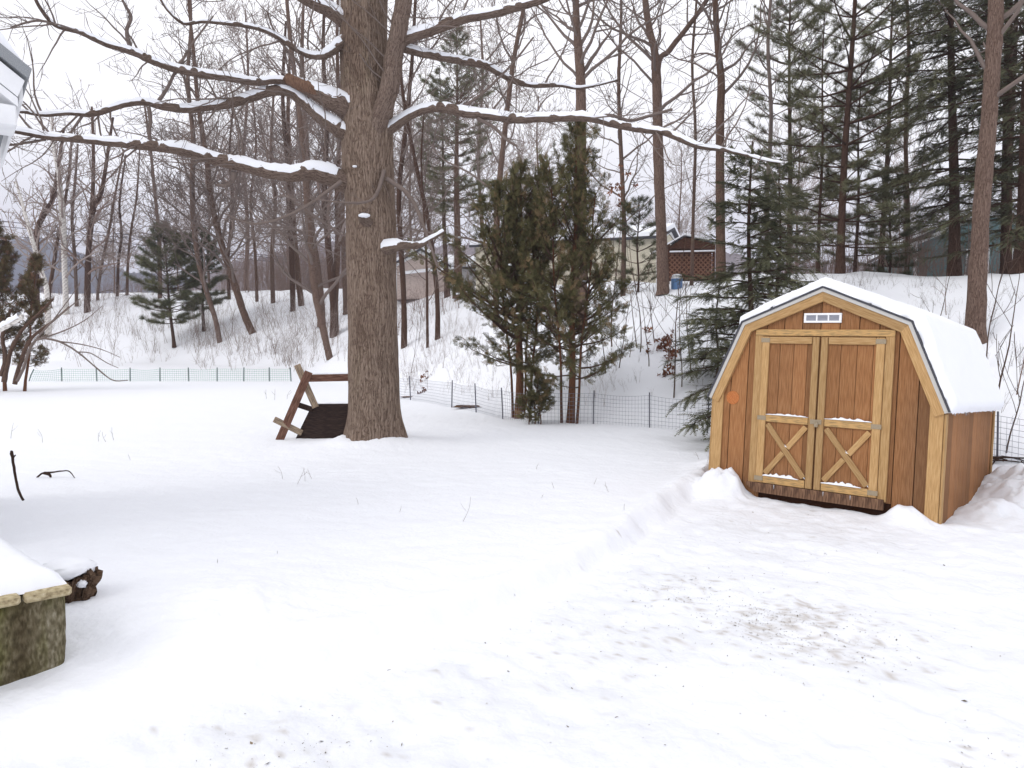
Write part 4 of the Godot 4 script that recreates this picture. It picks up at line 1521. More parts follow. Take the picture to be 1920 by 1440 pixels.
func fence(called: String, label: String, posts: Array, high: float, gap_y: float, gap_x: float, wire: Material, post: Material, thick: float, seed_: int, lean := []) -> void:
	var rng := RandomNumberGenerator.new()
	rng.seed = seed_
	var base: Vector3 = posts[0]
	var t := thing(called, label, "fence", base)
	var tops := []
	for i in posts.size():
		var p: Vector3 = posts[i] - base
		var tilt := Vector3(rng.randf_range(-0.05, 0.05), 1, rng.randf_range(-0.05, 0.05))
		if lean.size() > i: tilt.x += lean[i]
		var top: Vector3 = p + tilt.normalized() * (high + 0.06)
		tops.append(p + tilt.normalized() * high)
		var mb := MB.new()
		mb.tube(PackedVector3Array([p + Vector3(0, -0.15, 0), p.lerp(top, 0.5), top]), PackedFloat32Array([thick, thick, thick]), 6, true)
		part(t, "post", mb.mesh(), post)
	var w := MB.new()
	var r := 0.0026 if wire != M.wire_green else 0.0042
	var rows := int(high / gap_y)
	for i in posts.size() - 1:
		var a: Vector3 = posts[i] - base
		var b: Vector3 = posts[i + 1] - base
		var n_ := maxi(2, int(a.distance_to(b) / gap_x))
		var sag := rng.randf_range(0.0, 0.05)
		var P := func(u: float, s: float) -> Vector3:
			var lo := a.lerp(b, s)
			lo.y = ground_h(lo.x + base.x, lo.z + base.z) - base.y - 0.02
			var hi: Vector3 = (tops[i] as Vector3).lerp(tops[i + 1], s) - Vector3(0, sag * sin(PI * s), 0)
			return lo.lerp(hi, u) + Vector3(0, 0, 0.02 * n_mid.get_noise_2d(s * 3.0 + i * 5.0, u * 2.0))
		for k in rows + 1:
			var pts := PackedVector3Array()
			var rd := PackedFloat32Array()
			for s in 9:
				pts.append(P.call(float(k) / rows, s / 8.0))
				rd.append(r * 1.3)
			w.tube(pts, rd, 3)
		for k in n_:
			var s := (k + 0.5) / n_
			w.tube(PackedVector3Array([P.call(0.0, s), P.call(0.5, s), P.call(1.0, s)]), PackedFloat32Array([r, r, r]), 3)
	part(t, "wire_mesh", w.mesh(), wire, Transform3D(), "stuff")

func stick(label: String, cat: String, group: String, runs: Array, m: Material, where: Vector3, called := "twig") -> Node3D:
	# runs: each a list of [Vector3, radius] relative to where
	var mb := MB.new()
	for q in runs:
		var c := curve_of(q, 3, 0.15, int(where.x * 100.0) + 7)
		mb.tube(c[0], c[1], 5, true)
	var o := part(self, numbered(called), mb.mesh(), m, Transform3D(Basis(), where))
	tag(o, label, cat, group)
	return o

func px_stick(label: String, group: String, runs: Array, d: float, m: Material, called := "twig", cat := "twig") -> void:
	# runs given as pixel knots [x, y, half width] at distance d
	var base := at(runs[0][0][0], runs[0][0][1], d)
	var R := []
	for q in runs:
		var k := []
		for e in q: k.append([at(e[0], e[1], d + (e[3] if e.size() > 3 else 0.0)) - base, e[2] * d / FOCAL])
		R.append(k)
	stick(label, cat, group, R, m, base, called)

func build_corner_wall() -> void:
	# mossy concrete planter block with cap slabs, cut by the left edge of the picture
	var c := at(131, 1250, 4.03)          # its right corner on the ground
	var base := Vector3(c.x, 0, c.z)
	var t := thing("planter_wall", "mossy grey-green concrete block wall with cap slabs under deep snow", "wall", base)
	var f := Vector3(-0.70, 0, 0.71)      # along the front, towards the viewer
	var b := Vector3(-0.74, 0, -0.67)     # along the back edge
	var top := 0.385
	var mb := MB.new()
	var no := noise(2.2, 3, FastNoiseLite.TYPE_SIMPLEX, 5)
	var rim := []
	# outline: from far along the front, round the corner, back
	for i in 60: rim.append(f * (0.07 + 1.43 * pow(1.0 - i / 60.0, 2.0)))
	for i in 7:
		var a := i / 6.0
		rim.append((f * 0.07).lerp(Vector3.ZERO, a).lerp(Vector3.ZERO.lerp(b * 0.07, a), a))
	for i in 26: rim.append(b * (0.08 + i * 0.062))
	var rows := 14
	for r in rows + 1:
		for i in rim.size():
			var y := lerpf(-0.25, top, float(r) / rows)
			var p: Vector3 = rim[i]
			var t2: Vector3 = (rim[mini(i + 1, rim.size() - 1)] - rim[maxi(i - 1, 0)]).normalized()
			var nn := Vector3(-t2.z, 0, t2.x)
			if nn.x < 0 and nn.z < 0: nn = -nn
			var e := no.get_noise_3d(p.x * 2.0, y * 2.0, p.z * 2.0)
			var q := p + nn * (0.014 * e - 0.03 * clampf((0.05 - y) / 0.3, 0, 1))
			# stains: moss, a pale lime streak near the corner, dark damp patch
			var u := p.dot(f)
			var moss := 0.5 + 0.5 * no.get_noise_3d(p.x * 2.2 + 5.0, y * 0.7, p.z * 2.2)
			var col := Color(0.86, 0.84, 0.80).lerp(Color(0.56, 0.64, 0.24), clampf(moss * 2.2 - 0.7, 0, 1))
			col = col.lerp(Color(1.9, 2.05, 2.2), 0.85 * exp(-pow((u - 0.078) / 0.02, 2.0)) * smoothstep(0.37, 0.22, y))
			col = col.lerp(Color(0.34, 0.29, 0.22), exp(-pow((u - 0.22) / 0.06, 2.0)) * 0.8)
			mb.col = col
			mb.vert(q + Vector3(0, y, 0), nn)
	var w := rim.size()
	for r in rows:
		for i in w - 1:
			var q := r * w + i
			mb.ix.append_array([q, q + w, q + w + 1, q, q + w + 1, q + 1])
	part(t, "block", mb.mesh(), M.concrete)
	# cap slabs
	var lay := [[-0.012, 0.205], [0.222, 0.44], [0.455, 0.68], [0.69, 0.92], [0.935, 1.2], [1.21, 1.5]]
	for e in lay:
		var p0: Vector3 = f * e[0]
		var p1: Vector3 = f * e[1]
		var inn := Vector3(-0.67, 0, -0.74)
		var o := (p0 + p1) / 2.0 + inn * 0.115 + Vector3(0.014, 0, 0.016)
		part(t, "cap_slab", box_mesh(0.29, 0.05, p0.distance_to(p1), 0.012), M.capstone, Transform3D(Basis(Vector3(-inn.x, 0, -inn.z), Vector3.UP, Vector3(-inn.x, 0, -inn.z).cross(Vector3.UP)), o + Vector3(0, top + 0.022 + 0.006 * sin(e[0] * 40.0), 0)))
	# snow on top
	var sm := MB.new()
	var A := 44
	var B := 44
	for i in A + 1:
		for j in B + 1:
			var u := float(i) / A
			var s := float(j) / B
			var p := f * (1.5 * u - 0.004) + b * (1.62 * s - 0.004)
			var e := minf(u * 1.5, s * 1.62)
			var rnd := sqrt(clampf(e / 0.09, 0.0, 1.0))
			var hh := 0.105 * rnd + 0.03 * smoothstep(0.0, 0.7, e) + 0.016 * n_mid.get_noise_2d(p.x * 2.0, p.z * 2.0) * rnd + 0.006 * n_fine.get_noise_2d(p.x * 2.0, p.z * 2.0)
			p += Vector3(0.02, 0, 0) * (1.0 - rnd) * n_fine.get_noise_2d(u * 9.0, s * 9.0)
			sm.vert(p + Vector3(0, top + 0.05 + hh - 0.012, 0), Vector3.UP)
	smooth_grid(sm, A + 1, B + 1)
	part(t, "snow", sm.mesh(), M.snow)

func build_stump() -> void:
	var c := at(133, 1118, 5.05)
	var base := Vector3(c.x, ground_h(c.x, c.z) - 0.09, c.z)
	var t := thing("tree_stump", "dark brown rotten tree stump under a snow cap behind the concrete wall", "stump", base)
	var mb := MB.new()
	var sides := 48
	var no := noise(1.6, 3, FastNoiseLite.TYPE_SIMPLEX, 15)
	for r in 17:
		var y := minf(r / 14.0, 1.0) * 0.30
		var shut := 1.0 if r <= 14 else (0.55 if r == 15 else 0.02)
		for k in sides + 1:
			var a := TAU * (k % sides) / sides
			var d := Vector3(cos(a), 0, -sin(a))
			var rr := 0.105 + 0.02 * sin(a * 3.0 + 1.0) + 0.05 * no.get_noise_3d(d.x * 2.4, y * 2.0, d.z * 2.4) + 0.045 * y / 0.30
			var jag := 0.05 * no.get_noise_2d(a * 2.0, 4.0) if r > 9 else 0.0
			mb.vert(Vector3(d.x * rr * shut + 0.12 * y, y + jag, d.z * rr * shut), d, Vector2(float(k) / sides, y))
	smooth_grid(mb, 17, sides + 1)
	part(t, "trunk", mb.mesh(), M.stump)
	part(t, "splinter", lumpy(21, 0.03, 0.07, 0.03, 0.9), M.stump, Transform3D(Basis(Vector3.BACK, -0.3), Vector3(0.155, 0.16, 0.06)))
	part(t, "splinter", lumpy(22, 0.022, 0.05, 0.02, 0.9), M.stump, Transform3D(Basis(Vector3.BACK, -0.2), Vector3(0.17, 0.30, 0.04)))
	var s := part(t, "snow", lumpy(23, 0.20, 0.075, 0.19, 0.3, 16, 30), M.snow, Transform3D(Basis(Vector3.BACK, 0.03), Vector3(-0.03, 0.335, -0.02)))
	t.scale = Vector3(0.86, 0.86, 0.86)
	s.set_meta("label", "rounded snow cap")
	for q in [[0.14, 0.25, 0.09, 0.03]]:
		part(t, "snow", lumpy(int(q[1] * 900.0), q[3] * 1.2, q[3], q[3], 0.6, 10, 14), M.snow, Transform3D(Basis(), Vector3(q[0], q[1], q[2])))

func build_house_corner() -> void:
	# the gable corner of the house beside the camera, cut by the left edge
	var tip := at(60, 129, 6.2)
	var t := thing("white_house", "white house gable corner with grey shingles and snow, cut by the picture's left edge", "house", Vector3(tip.x, 0, tip.z))
	t.rotation.y = deg_to_rad(36)
	var y0 := tip.y
	var sl := tan(deg_to_rad(37.0))
	var run := 3.2
	var deep := 3.0
	# roof slope facing right, then the other
	var rf := part(t, "roof_slope", slab([Vector2(0, y0), Vector2(-run, y0 + run * sl), Vector2(-run, y0 + run * sl - 0.09), Vector2(-0.03, y0 - 0.075)], -deep, 0.0), M.house_shingle)
	part(rf, "snow", slab([Vector2(-0.06, y0 + 0.048), Vector2(-0.30, y0 + 0.40), Vector2(-run, y0 + run * sl + 0.22), Vector2(-run, y0 + run * sl + 0.003)], -deep + 0.03, -0.02), M.snow)
	part(t, "roof_slope", slab([Vector2(-run, y0 + run * sl), Vector2(-2 * run, y0), Vector2(-2 * run + 0.03, y0 - 0.075), Vector2(-run, y0 + run * sl - 0.09)], -deep, 0.0), M.shingle)
	var q := 0.095
	part(t, "rake_board", slab([Vector2(-0.05, y0 - q), Vector2(-run, y0 + run * sl - q - 0.02), Vector2(-run, y0 + run * sl - q - 0.17), Vector2(-0.10, y0 - q - 0.13)], -0.06, -0.025), M.white)
	part(t, "soffit", slab([Vector2(-0.10, y0 - 0.235), Vector2(-run, y0 + run * sl - 0.275), Vector2(-run, y0 + run * sl - 0.34), Vector2(-0.10, y0 - 0.30)], -0.34, -0.03), M.white)
	part(t, "cornice", box_mesh(0.52, 0.16, 0.4, 0.01), M.white, Transform3D(Basis(), Vector3(-0.37, y0 - 0.37, -0.24)))
	part(t, "eave_board", box_mesh(0.03, 0.16, deep - 0.1, 0.005), M.white, Transform3D(Basis(), Vector3(-0.075, y0 - 0.16, -deep / 2.0 - 0.05)))
	part(t, "corner_board", box_mesh(0.14, y0 - 0.5, 0.14, 0.006), M.white, Transform3D(Basis(), Vector3(-0.53, (y0 - 0.5) / 2.0, -0.42)))
	var wl := part(t, "wall", slab([Vector2(-0.55, -0.1), Vector2(-0.55, y0 + 0.0), Vector2(-run, y0 + run * sl - 0.34), Vector2(-2 * run + 0.55, y0), Vector2(-2 * run + 0.55, -0.1)], -deep + 0.2, -0.43), M.white)
	for k in 24:
		part(wl, "clapboard", box_mesh(2 * run - 1.3, 0.118, 0.014, 0.003), M.white, Transform3D(Basis(Vector3.RIGHT, 0.05), Vector3(-run, 0.1 + k * 0.12, -0.422)))

func simple_house(called: String, label: String, origin: Vector3, turn: float, wide: float, deep: float, eave: float, apex: float, wall: Material, trim: Material, snow_th := 0.22) -> Node3D:
	var t := thing(called, label, "house", origin)
	t.rotation.y = turn
	var hw := wide / 2.0
	part(t, "wall", slab([Vector2(-hw, -0.6), Vector2(-hw, eave), Vector2(0, apex), Vector2(hw, eave), Vector2(hw, -0.6)], -deep, 0.0), wall)
	for sg in [-1.0, 1.0]:
		var e := Vector2(sg * (hw + 0.25), eave - 0.25 * (apex - eave) / hw)
		var r := part(t, "roof_slope", slab([Vector2(0, apex + 0.05), Vector2(0, apex + 0.17), e + Vector2(0, 0.16), e + Vector2(0, 0.04)], -deep - 0.25, 0.25), M.shingle)
		part(r, "snow", slab([Vector2(0, apex + 0.173), Vector2(0, apex + 0.173 + snow_th), e + Vector2(-sg * 0.06, 0.163 + snow_th * 0.9), e + Vector2(-sg * 0.01, 0.165)], -deep - 0.22, 0.22), M.snow)
		var f := board_shape([Vector2(0, apex + 0.045), e + Vector2(0, 0.035), e + Vector2(0, -0.12), Vector2(0, apex - 0.12)], 0.02, 0.055, e - Vector2(0, apex))
		part(t, "fascia", f[0], trim, f[1])
		part(t, "corner_board", box_mesh(0.12, eave + 0.5, 0.04, 0.005), trim, Transform3D(Basis(), Vector3(sg * (hw - 0.05), (eave - 0.6) / 2.0, 0.021)))
	return t

func window_on(parent: Node3D, x: float, y: float, z: float, w: float, h: float, turn := 0.0) -> void:
	var f := Node3D.new()
	f.name = "window"
	var i := 0
	while parent.has_node(NodePath(f.name)):
		i += 1
		f.name = "window_%03d" % i
	parent.add_child(f)
	f.transform = Transform3D(Basis(Vector3.UP, turn), Vector3(x, y, z))
	part(f, "pane", box_mesh(w - 0.1, h - 0.1, 0.02, 0.002), M.pane, Transform3D(Basis(), Vector3(0, 0, 0.012)))
	for e in [[0, h / 2.0, w + 0.12, 0.11], [0, -h / 2.0, w + 0.16, 0.12], [-w / 2.0, 0, 0.11, h - 0.12], [w / 2.0, 0, 0.11, h - 0.12], [0, 0, w - 0.12, 0.05]]:
		part(f, "frame", box_mesh(e[2], e[3], 0.05, 0.006), M.white, Transform3D(Basis(), Vector3(e[0], e[1], 0.028)))

func build_houses() -> void:
	M.pane = mat(rgb8(58, 62, 72), 0.15, 0.5)
	var tan_ := mottled(rgb8(176, 160, 152), rgb8(196, 180, 172), rgb8(206, 192, 184), 0.03, Vector3(0.6, 3, 0.6), 0.9, 0.0, 101)
	var cream := mottled(rgb8(184, 178, 160), rgb8(198, 191, 172), rgb8(208, 202, 186), 0.03, Vector3(0.6, 3, 0.6), 0.9, 0.0, 102)
	var teal := mottled(rgb8(88, 112, 116), rgb8(104, 128, 130), rgb8(120, 142, 144), 0.03, Vector3(0.6, 4, 0.6), 0.85, 0.0, 103)
	var brown := mottled(rgb8(64, 44, 36), rgb8(84, 58, 46), rgb8(98, 70, 56), 0.03, Vector3(1, 3, 1), 0.9, 0.0, 104)
	var grey := mottled(rgb8(150, 150, 152), rgb8(168, 168, 170), rgb8(180, 180, 182), 0.03, Vector3(0.6, 3, 0.6), 0.9, 0.0, 105)
	# tan house with a grey wing seen between the oak trunk and the pines
	var o := at(789, 540, 44)
	var h := simple_house("tan_house", "tan gabled house with grey wing behind the twin brown pine trunks", o, 0.1, 2.9, 6.0, 1.25, 2.05, tan_, M.white)
	part(h, "wing_wall", box_mesh(1.9, 1.9, 4.0, 0.01), grey, Transform3D(Basis(), Vector3(2.45, 0.55, -2.2)))
	part(h, "wing_roof", box_mesh(2.1, 0.1, 4.3, 0.01), M.shingle, Transform3D(Basis(Vector3.RIGHT, 0.2), Vector3(2.47, 1.58, -2.2)))
	part(h, "snow", box_mesh(2.08, 0.28, 4.3, 0.06), M.snow, Transform3D(Basis(Vector3.RIGHT, 0.2), Vector3(2.47, 1.78, -2.2)))
	part(h, "porch_roof", box_mesh(2.6, 0.09, 0.5, 0.02), M.snow, Transform3D(Basis(Vector3.BACK, 0.12) * Basis(Vector3.RIGHT, 0.3), Vector3(0.1, 0.95, 0.28)))
	# long cream house
	o = at(1215, 516, 37)
	h = simple_house("cream_house", "long cream house with low snowy roof behind the cedars", o + Vector3(1.2, 0, -1), 1.18, 6.0, 9.0, 1.5, 2.2, cream, M.white)
	# dark brown porch with lattice
	o = at(1297, 521, 31)
	var p := thing("porch", "dark brown gabled porch with red-brown lattice skirt and snowy rail", "porch", o)
	p.rotation.y = 0.0
	var g := part(p, "gable", slab([Vector2(-0.95, 1.18), Vector2(-0.3, 1.62), Vector2(0.95, 1.36), Vector2(0.95, 1.15)], -3.0, -0.1), brown)
	g.set_meta("label", "dark gable")
	part(p, "roof_slope", slab([Vector2(-1.1, 1.24), Vector2(-0.3, 1.70), Vector2(-0.3, 1.76), Vector2(-1.12, 1.30)], -3.1, 0.05), M.snow)
	part(p, "roof_slope", slab([Vector2(-0.3, 1.70), Vector2(1.1, 1.40), Vector2(1.1, 1.47), Vector2(-0.3, 1.77)], -3.1, 0.05), M.snow)
	part(p, "wall", box_mesh(1.9, 1.25, 0.06, 0.01), brown, Transform3D(Basis(), Vector3(0, 0.55, -0.7)))
	for x in [-0.9, 0.0, 0.9]:
		part(p, "post", box_mesh(0.09, 1.75, 0.09, 0.006), brown, Transform3D(Basis(), Vector3(x, 0.5, -0.15)))
	part(p, "rail", box_mesh(1.8, 0.05, 0.09, 0.008), brown, Transform3D(Basis(Vector3.BACK, 0.02), Vector3(0.0, 0.995, 0.01)))
	part(p, "snow", box_mesh(1.78, 0.06, 0.1, 0.02), M.snow, Transform3D(Basis(Vector3.BACK, 0.02), Vector3(0.0, 1.052, 0.01)))
	var la := MB.new()
	for k in 16:
		var x := -1.9 + k * 0.19
		for sg in [1.0, -1.0]:
			var a := Vector3(x, -0.05, 0.012 * sg)
			var b := Vector3(x + 1.0, 0.95, 0.012 * sg)
			# clip to the skirt between x -0.88 and 0.88
			var t0 := maxf(0.0, (-0.88 - a.x) / 1.0)
			var t1 := minf(1.0, (0.88 - a.x) / 1.0)
			if t1 - t0 < 0.08: continue
			var pa := a.lerp(b, t0)
			var pb := a.lerp(b, t1)
			if sg < 0:
				pa.x = -pa.x
				pb.x = -pb.x
			var mid := (pa + pb) / 2.0
			box_into(la, mid, Vector3(0.05, pa.distance_to(pb), 0.012), 0.002, Basis(Vector3.BACK, -0.785 * sg))
	var lat := mottled(rgb8(112, 78, 62), rgb8(132, 96, 78), rgb8(148, 112, 94), 0.03, Vector3(2, 2, 2), 0.9, 0.0, 106)
	part(p, "lattice", la.mesh(), lat, Transform3D(Basis(), Vector3(0, 0.0, -0.1)), "stuff")
	# teal house at the far right
	o = at(1862, 533, 27)
	h = simple_house("teal_house", "teal sided house with white windows behind the conifers at right", o + Vector3(0, 0, -0.5), -0.25, 4.6, 7.0, 1.55, 2.6, teal, M.white)
	for k in 2:
		window_on(h, -0.25 + k * 1.35, 0.75, 0.0, 0.62, 0.95)
	part(h, "porch_rail", box_mesh(2.2, 0.07, 0.07), M.white, Transform3D(Basis(), Vector3(0.2, 0.3, 0.9)))
	for k in 9:
		part(h, "baluster", box_mesh(0.05, 0.5, 0.05), M.white, Transform3D(Basis(), Vector3(-0.8 + k * 0.25, 0.02, 0.9)))
	# blue and white barrel
	var b0 := at(1269, 529, 24.2)
	b0.y = ground_h(b0.x, b0.z)
	var blue := mat(rgb8(92, 126, 168), 0.5, 0.4)
	var bt := thing("barrel", "blue and white plastic barrel at the top of the snowy slope", "barrel", b0)
	var mb := MB.new()
	mb.tube(PackedVector3Array([Vector3(0, -0.1, 0), Vector3(0, 0.05, 0), Vector3(0, 0.24, 0), Vector3(0, 0.26, 0), Vector3(0, 0.28, 0)]), PackedFloat32Array([0.17, 0.175, 0.175, 0.182, 0.175]), 20, true)
	part(bt, "body", mb.mesh(), blue)
	mb = MB.new()
	mb.tube(PackedVector3Array([Vector3(0, 0.283, 0), Vector3(0, 0.3, 0), Vector3(0, 0.36, 0)]), PackedFloat32Array([0.172, 0.178, 0.15]), 20, true)
	part(bt, "lid", mb.mesh(), M.white)
	part(bt, "snow", lumpy(31, 0.15, 0.05, 0.15, 0.2), M.snow, Transform3D(Basis(), Vector3(0, 0.38, 0)))
# ------------------------------------------------------------------ vegetation list
func build_conifers() -> void:
	sprays.tuft = needle_tuft(1.0, 0.034, 18, 1.15, 2)
	sprays.fan = feather(1.0, 6, 0.6, 0.062, 0.16, 3, true)
	sprays.hemlock = feather(1.0, 9, 0.26, 0.055, 0.2, 4, false)
	sprays.flake = lumpy(9, 1.0, 1.0, 1.0, 0.35, 4, 6)
	var g0 := Color(0.104, 0.108, 0.062)
	var g1 := Color(0.215, 0.208, 0.120)
	# the two cedars by the fence, and the bushy shoots at their foot
	var cp := profile([[0, 0.6], [0.2, 1.0], [0.4, 1.08], [0.6, 0.95], [0.85, 0.66], [1, 0.15]])
	var o := {"tall": 5.7, "stems": [[0, 0, 0.06, 0.105, 0.94], [0.26, 0.05, 0.22, 0.035, 0.72], [-0.1, -0.1, -0.4, 0.03, 0.85], [0.1, -0.25, 0.3, 0.03, 0.8]], "branches": 66, "from": 0.2, "reach": 1.7, "profile": cp, "per": 36, "size": 0.14,
		"c0": Color(0.076, 0.074, 0.034), "c1": Color(0.165, 0.146, 0.066), "c2": Color(0.23, 0.16, 0.085), "snow": 0.05, "low": -0.4, "wide_side": 0.45, "wide_az": PI}
	var a := foot(972, 783)
	cedar("cedar_tree", "bushy olive-brown cedar with a snow-flecked skirt spreading to the left, left of the pair", "pair of cedars at the fence", a, o, 41)
	a = foot(1069, 792)
	o.merge({"tall": 6.2, "stems": [[0, 0, 0.12, 0.085, 0.97], [0.1, 0.12, 0.4, 0.03, 0.75], [-0.15, 0.0, -0.3, 0.03, 0.85]], "reach": 1.4, "branches": 76, "from": 0.14, "snow": 0.02, "wide_side": 0.0}, true)
	cedar("cedar_tree", "taller narrow olive-green cedar with a bare reddish foot, right of the pair", "pair of cedars at the fence", a, o, 42)
	a = foot(1002, 795)
	o.merge({"category": "shrub", "tall": 1.05, "stems": [[0, 0, 0.05, 0.014, 1.0], [0.1, 0.05, 0.1, 0.012, 0.8], [-0.1, 0, -0.08, 0.012, 0.75]], "reach": 0.34, "branches": 34, "from": 0.08, "size": 0.11, "per": 50, "snow": 0.06}, true)
	cedar("cedar_shrub", "small cedar shrub sprouting between the two cedar trunks", "", a, o, 43)
	# cedar bush at the far left
	a = stand(18, 25.5)
	o.merge({"tall": 5.4, "stems": [[-0.2, 0, -0.2, 0.06, 1.0], [0.5, 0.1, 0.5, 0.05, 0.8], [-0.9, 0.2, -0.5, 0.05, 0.95]], "reach": 1.1, "branches": 70, "from": 0.18, "size": 0.18, "per": 40, "snow": 0.08, "c0": Color(0.09, 0.068, 0.036), "c1": Color(0.15, 0.115, 0.06), "c2": Color(0.20, 0.11, 0.07)}, true)
	cedar("cedar_shrub", "rusty olive cedar thicket at the picture's left edge behind the green fence", "", a, o, 44)
	# twin pine left of the cedars
	var pp := profile([[0, 0.6], [0.25, 1.0], [0.6, 0.8], [1, 0.12]])
	var pine := {"tall": 13.5, "r": 0.24, "from": 0.30, "reach": 2.7, "droop": 0.0, "curl": 0.30, "rise_top": 0.9, "spray": "tuft", "size": 0.21, "per": 9.0, "gap": 0.5, "whorl": 5, "profile": pp, "bark": M.brown_bark, "c0": g0, "c1": g1, "bunch": 3, "fuzz": 0.65, "spray_up": 0.35, "bare": 0.4, "rmin": 0.007, "miss": 0.12}
	a = foot(858, 560)
	conifer("pine_tree", "tall pine with thick reddish trunk rising behind the left cedar", "", a, pine, 51)
	pine.merge({"r": 0.16, "tall": 12.0, "from": 0.38, "reach": 1.9, "bark": M.dark_bark, "miss": 0.2}, true)
	conifer("pine_tree", "slimmer dark pine touching the thick reddish pine on its left side", "", foot(836, 560) + Vector3(0, 0, -0.6), pine, 52, Vector3(-0.3, 0, 0))
	# white pine over the shed, in the middle of the right half
	pine.merge({"tall": 12.5, "r": 0.115, "from": 0.06, "reach": 2.5, "gap": 0.6, "bark": M.dark_bark, "size": 0.19, "bunch": 2, "miss": 0.08, "per": 13.0, "profile": profile([[0, 0.75], [0.15, 0.95], [0.4, 1.0], [0.7, 0.72], [1, 0.1]])}, true)
	a = stand(1572, 21)
	conifer("pine_tree", "tall open white pine with straight dark trunk rising behind the shed roof", "", a, pine, 53, Vector3(0.35, 0, 0))
	conifer("pine_tree", "open pine standing back right of the white pine's trunk", "", stand(1650, 27), pine, 67, Vector3(0.2, 0, 0))
	conifer("pine_tree", "open pine standing back left of the white pine's trunk", "", stand(1478, 28), pine, 68, Vector3(-0.2, 0, 0))
	pine.merge({"tall": 7.5, "r": 0.055, "from": 0.12, "reach": 1.25, "gap": 0.5, "miss": 0.25, "size": 0.17}, true)
	conifer("pine_tree", "thin young pine just left of the white pine behind the shed", "", stand(1533, 22), pine, 54)
	pine.merge({"tall": 6.2, "reach": 1.4}, true)
	conifer("pine_tree", "thin young pine just right of the white pine behind the shed", "", stand(1602, 22.5), pine, 55)
	# dark hemlock beside the shed's left gable
	var hp := profile([[0, 0.75], [0.2, 1.0], [0.5, 0.75], [0.8, 0.4], [1, 0.08]])
	var hem := {"tall": 4.9, "r": 0.07, "miss": 0.14, "from": 0.04, "reach": 1.45, "droop": -0.12, "curl": -0.22, "rise_top": 0.45, "spray": "hemlock", "size": 0.25, "per": 20.0, "gap": 0.22, "whorl": 5, "profile": hp, "bark": M.dark_bark, "c0": Color(0.088, 0.096, 0.058), "c1": Color(0.185, 0.182, 0.106), "bunch": 2, "flat": true, "fuzz": 0.5, "spray_up": -0.12, "lift": 0.4, "bare": 0.12, "rmin": 0.004}
	a = stand(1408, 12.6)
	conifer("hemlock_tree", "dark drooping hemlock close behind the shed's left gable", "", a, hem, 61, Vector3(-0.05, 0, 0))
	hem.merge({"tall": 2.2, "reach": 0.95, "r": 0.03, "gap": 0.25}, true)
	conifer("hemlock_tree", "small low hemlock between the bare fork tree and the shed", "", stand(1345, 15.5), hem, 62)
	hem.merge({"tall": 3.6, "reach": 1.3, "r": 0.045, "gap": 0.24}, true)
	conifer("hemlock_tree", "hemlock sapling on the crest left of the white pine", "", stand(1458, 17.5), hem, 66)
	# conifers at the right
	hem.merge({"tall": 12.0, "r": 0.16, "from": 0.12, "reach": 2.3, "gap": 0.42, "size": 0.25, "per": 19.0, "droop": -0.05, "bark": M.dark_bark, "rmin": 0.006, "miss": 0.15, "profile": profile([[0, 0.8], [0.3, 1.0], [0.7, 0.8], [1, 0.1]])}, true)
	conifer("hemlock_tree", "tall hemlock with slim dark trunk left of the thick bare trunk behind the shed", "", stand(1786, 20.5), hem, 63, Vector3(-0.5, 0, 0))
	hem.merge({"tall": 13.0, "from": 0.06, "reach": 2.6, "r": 0.2}, true)
	conifer("hemlock_tree", "dark hemlock at the picture's right edge", "", stand(1912, 18.5), hem, 64)
	hem.merge({"tall": 12.0, "from": 0.14, "reach": 2.4, "r": 0.17}, true)
	conifer("hemlock_tree", "hemlock standing between the thick bare trunk and the right edge", "", stand(1882, 23), hem, 65)
	pine.merge({"tall": 3.2, "r": 0.04, "from": 0.08, "reach": 1.1, "gap": 0.34, "size": 0.17, "miss": 0.1, "c1": Color(0.09, 0.10, 0.05)}, true)
	conifer("pine_tree", "low bushy pine on the crest above the shed roof", "", stand(1665, 23), pine, 56)
	conifer("pine_tree", "small bushy pine left of the porch between cedars and forked tree", "", stand(1195, 26), pine, 57)
	# small pines on the left bank
	pine.merge({"tall": 7.2, "r": 0.11, "from": 0.2, "reach": 2.4, "gap": 0.34, "size": 0.32, "rmin": 0.009, "per": 11.0, "c0": Color(0.085, 0.095, 0.048), "c1": Color(0.17, 0.165, 0.085)}, true)
	conifer("pine_tree", "small green pine on the left snowy bank, front one of two", "", foot(326, 652), pine, 58, Vector3(-0.5, 0, 0))
	pine.merge({"tall": 6.4, "reach": 1.6}, true)
	conifer("pine_tree", "small green pine on the left snowy bank, hindmost and right of two", "", foot(382, 622), pine, 59)

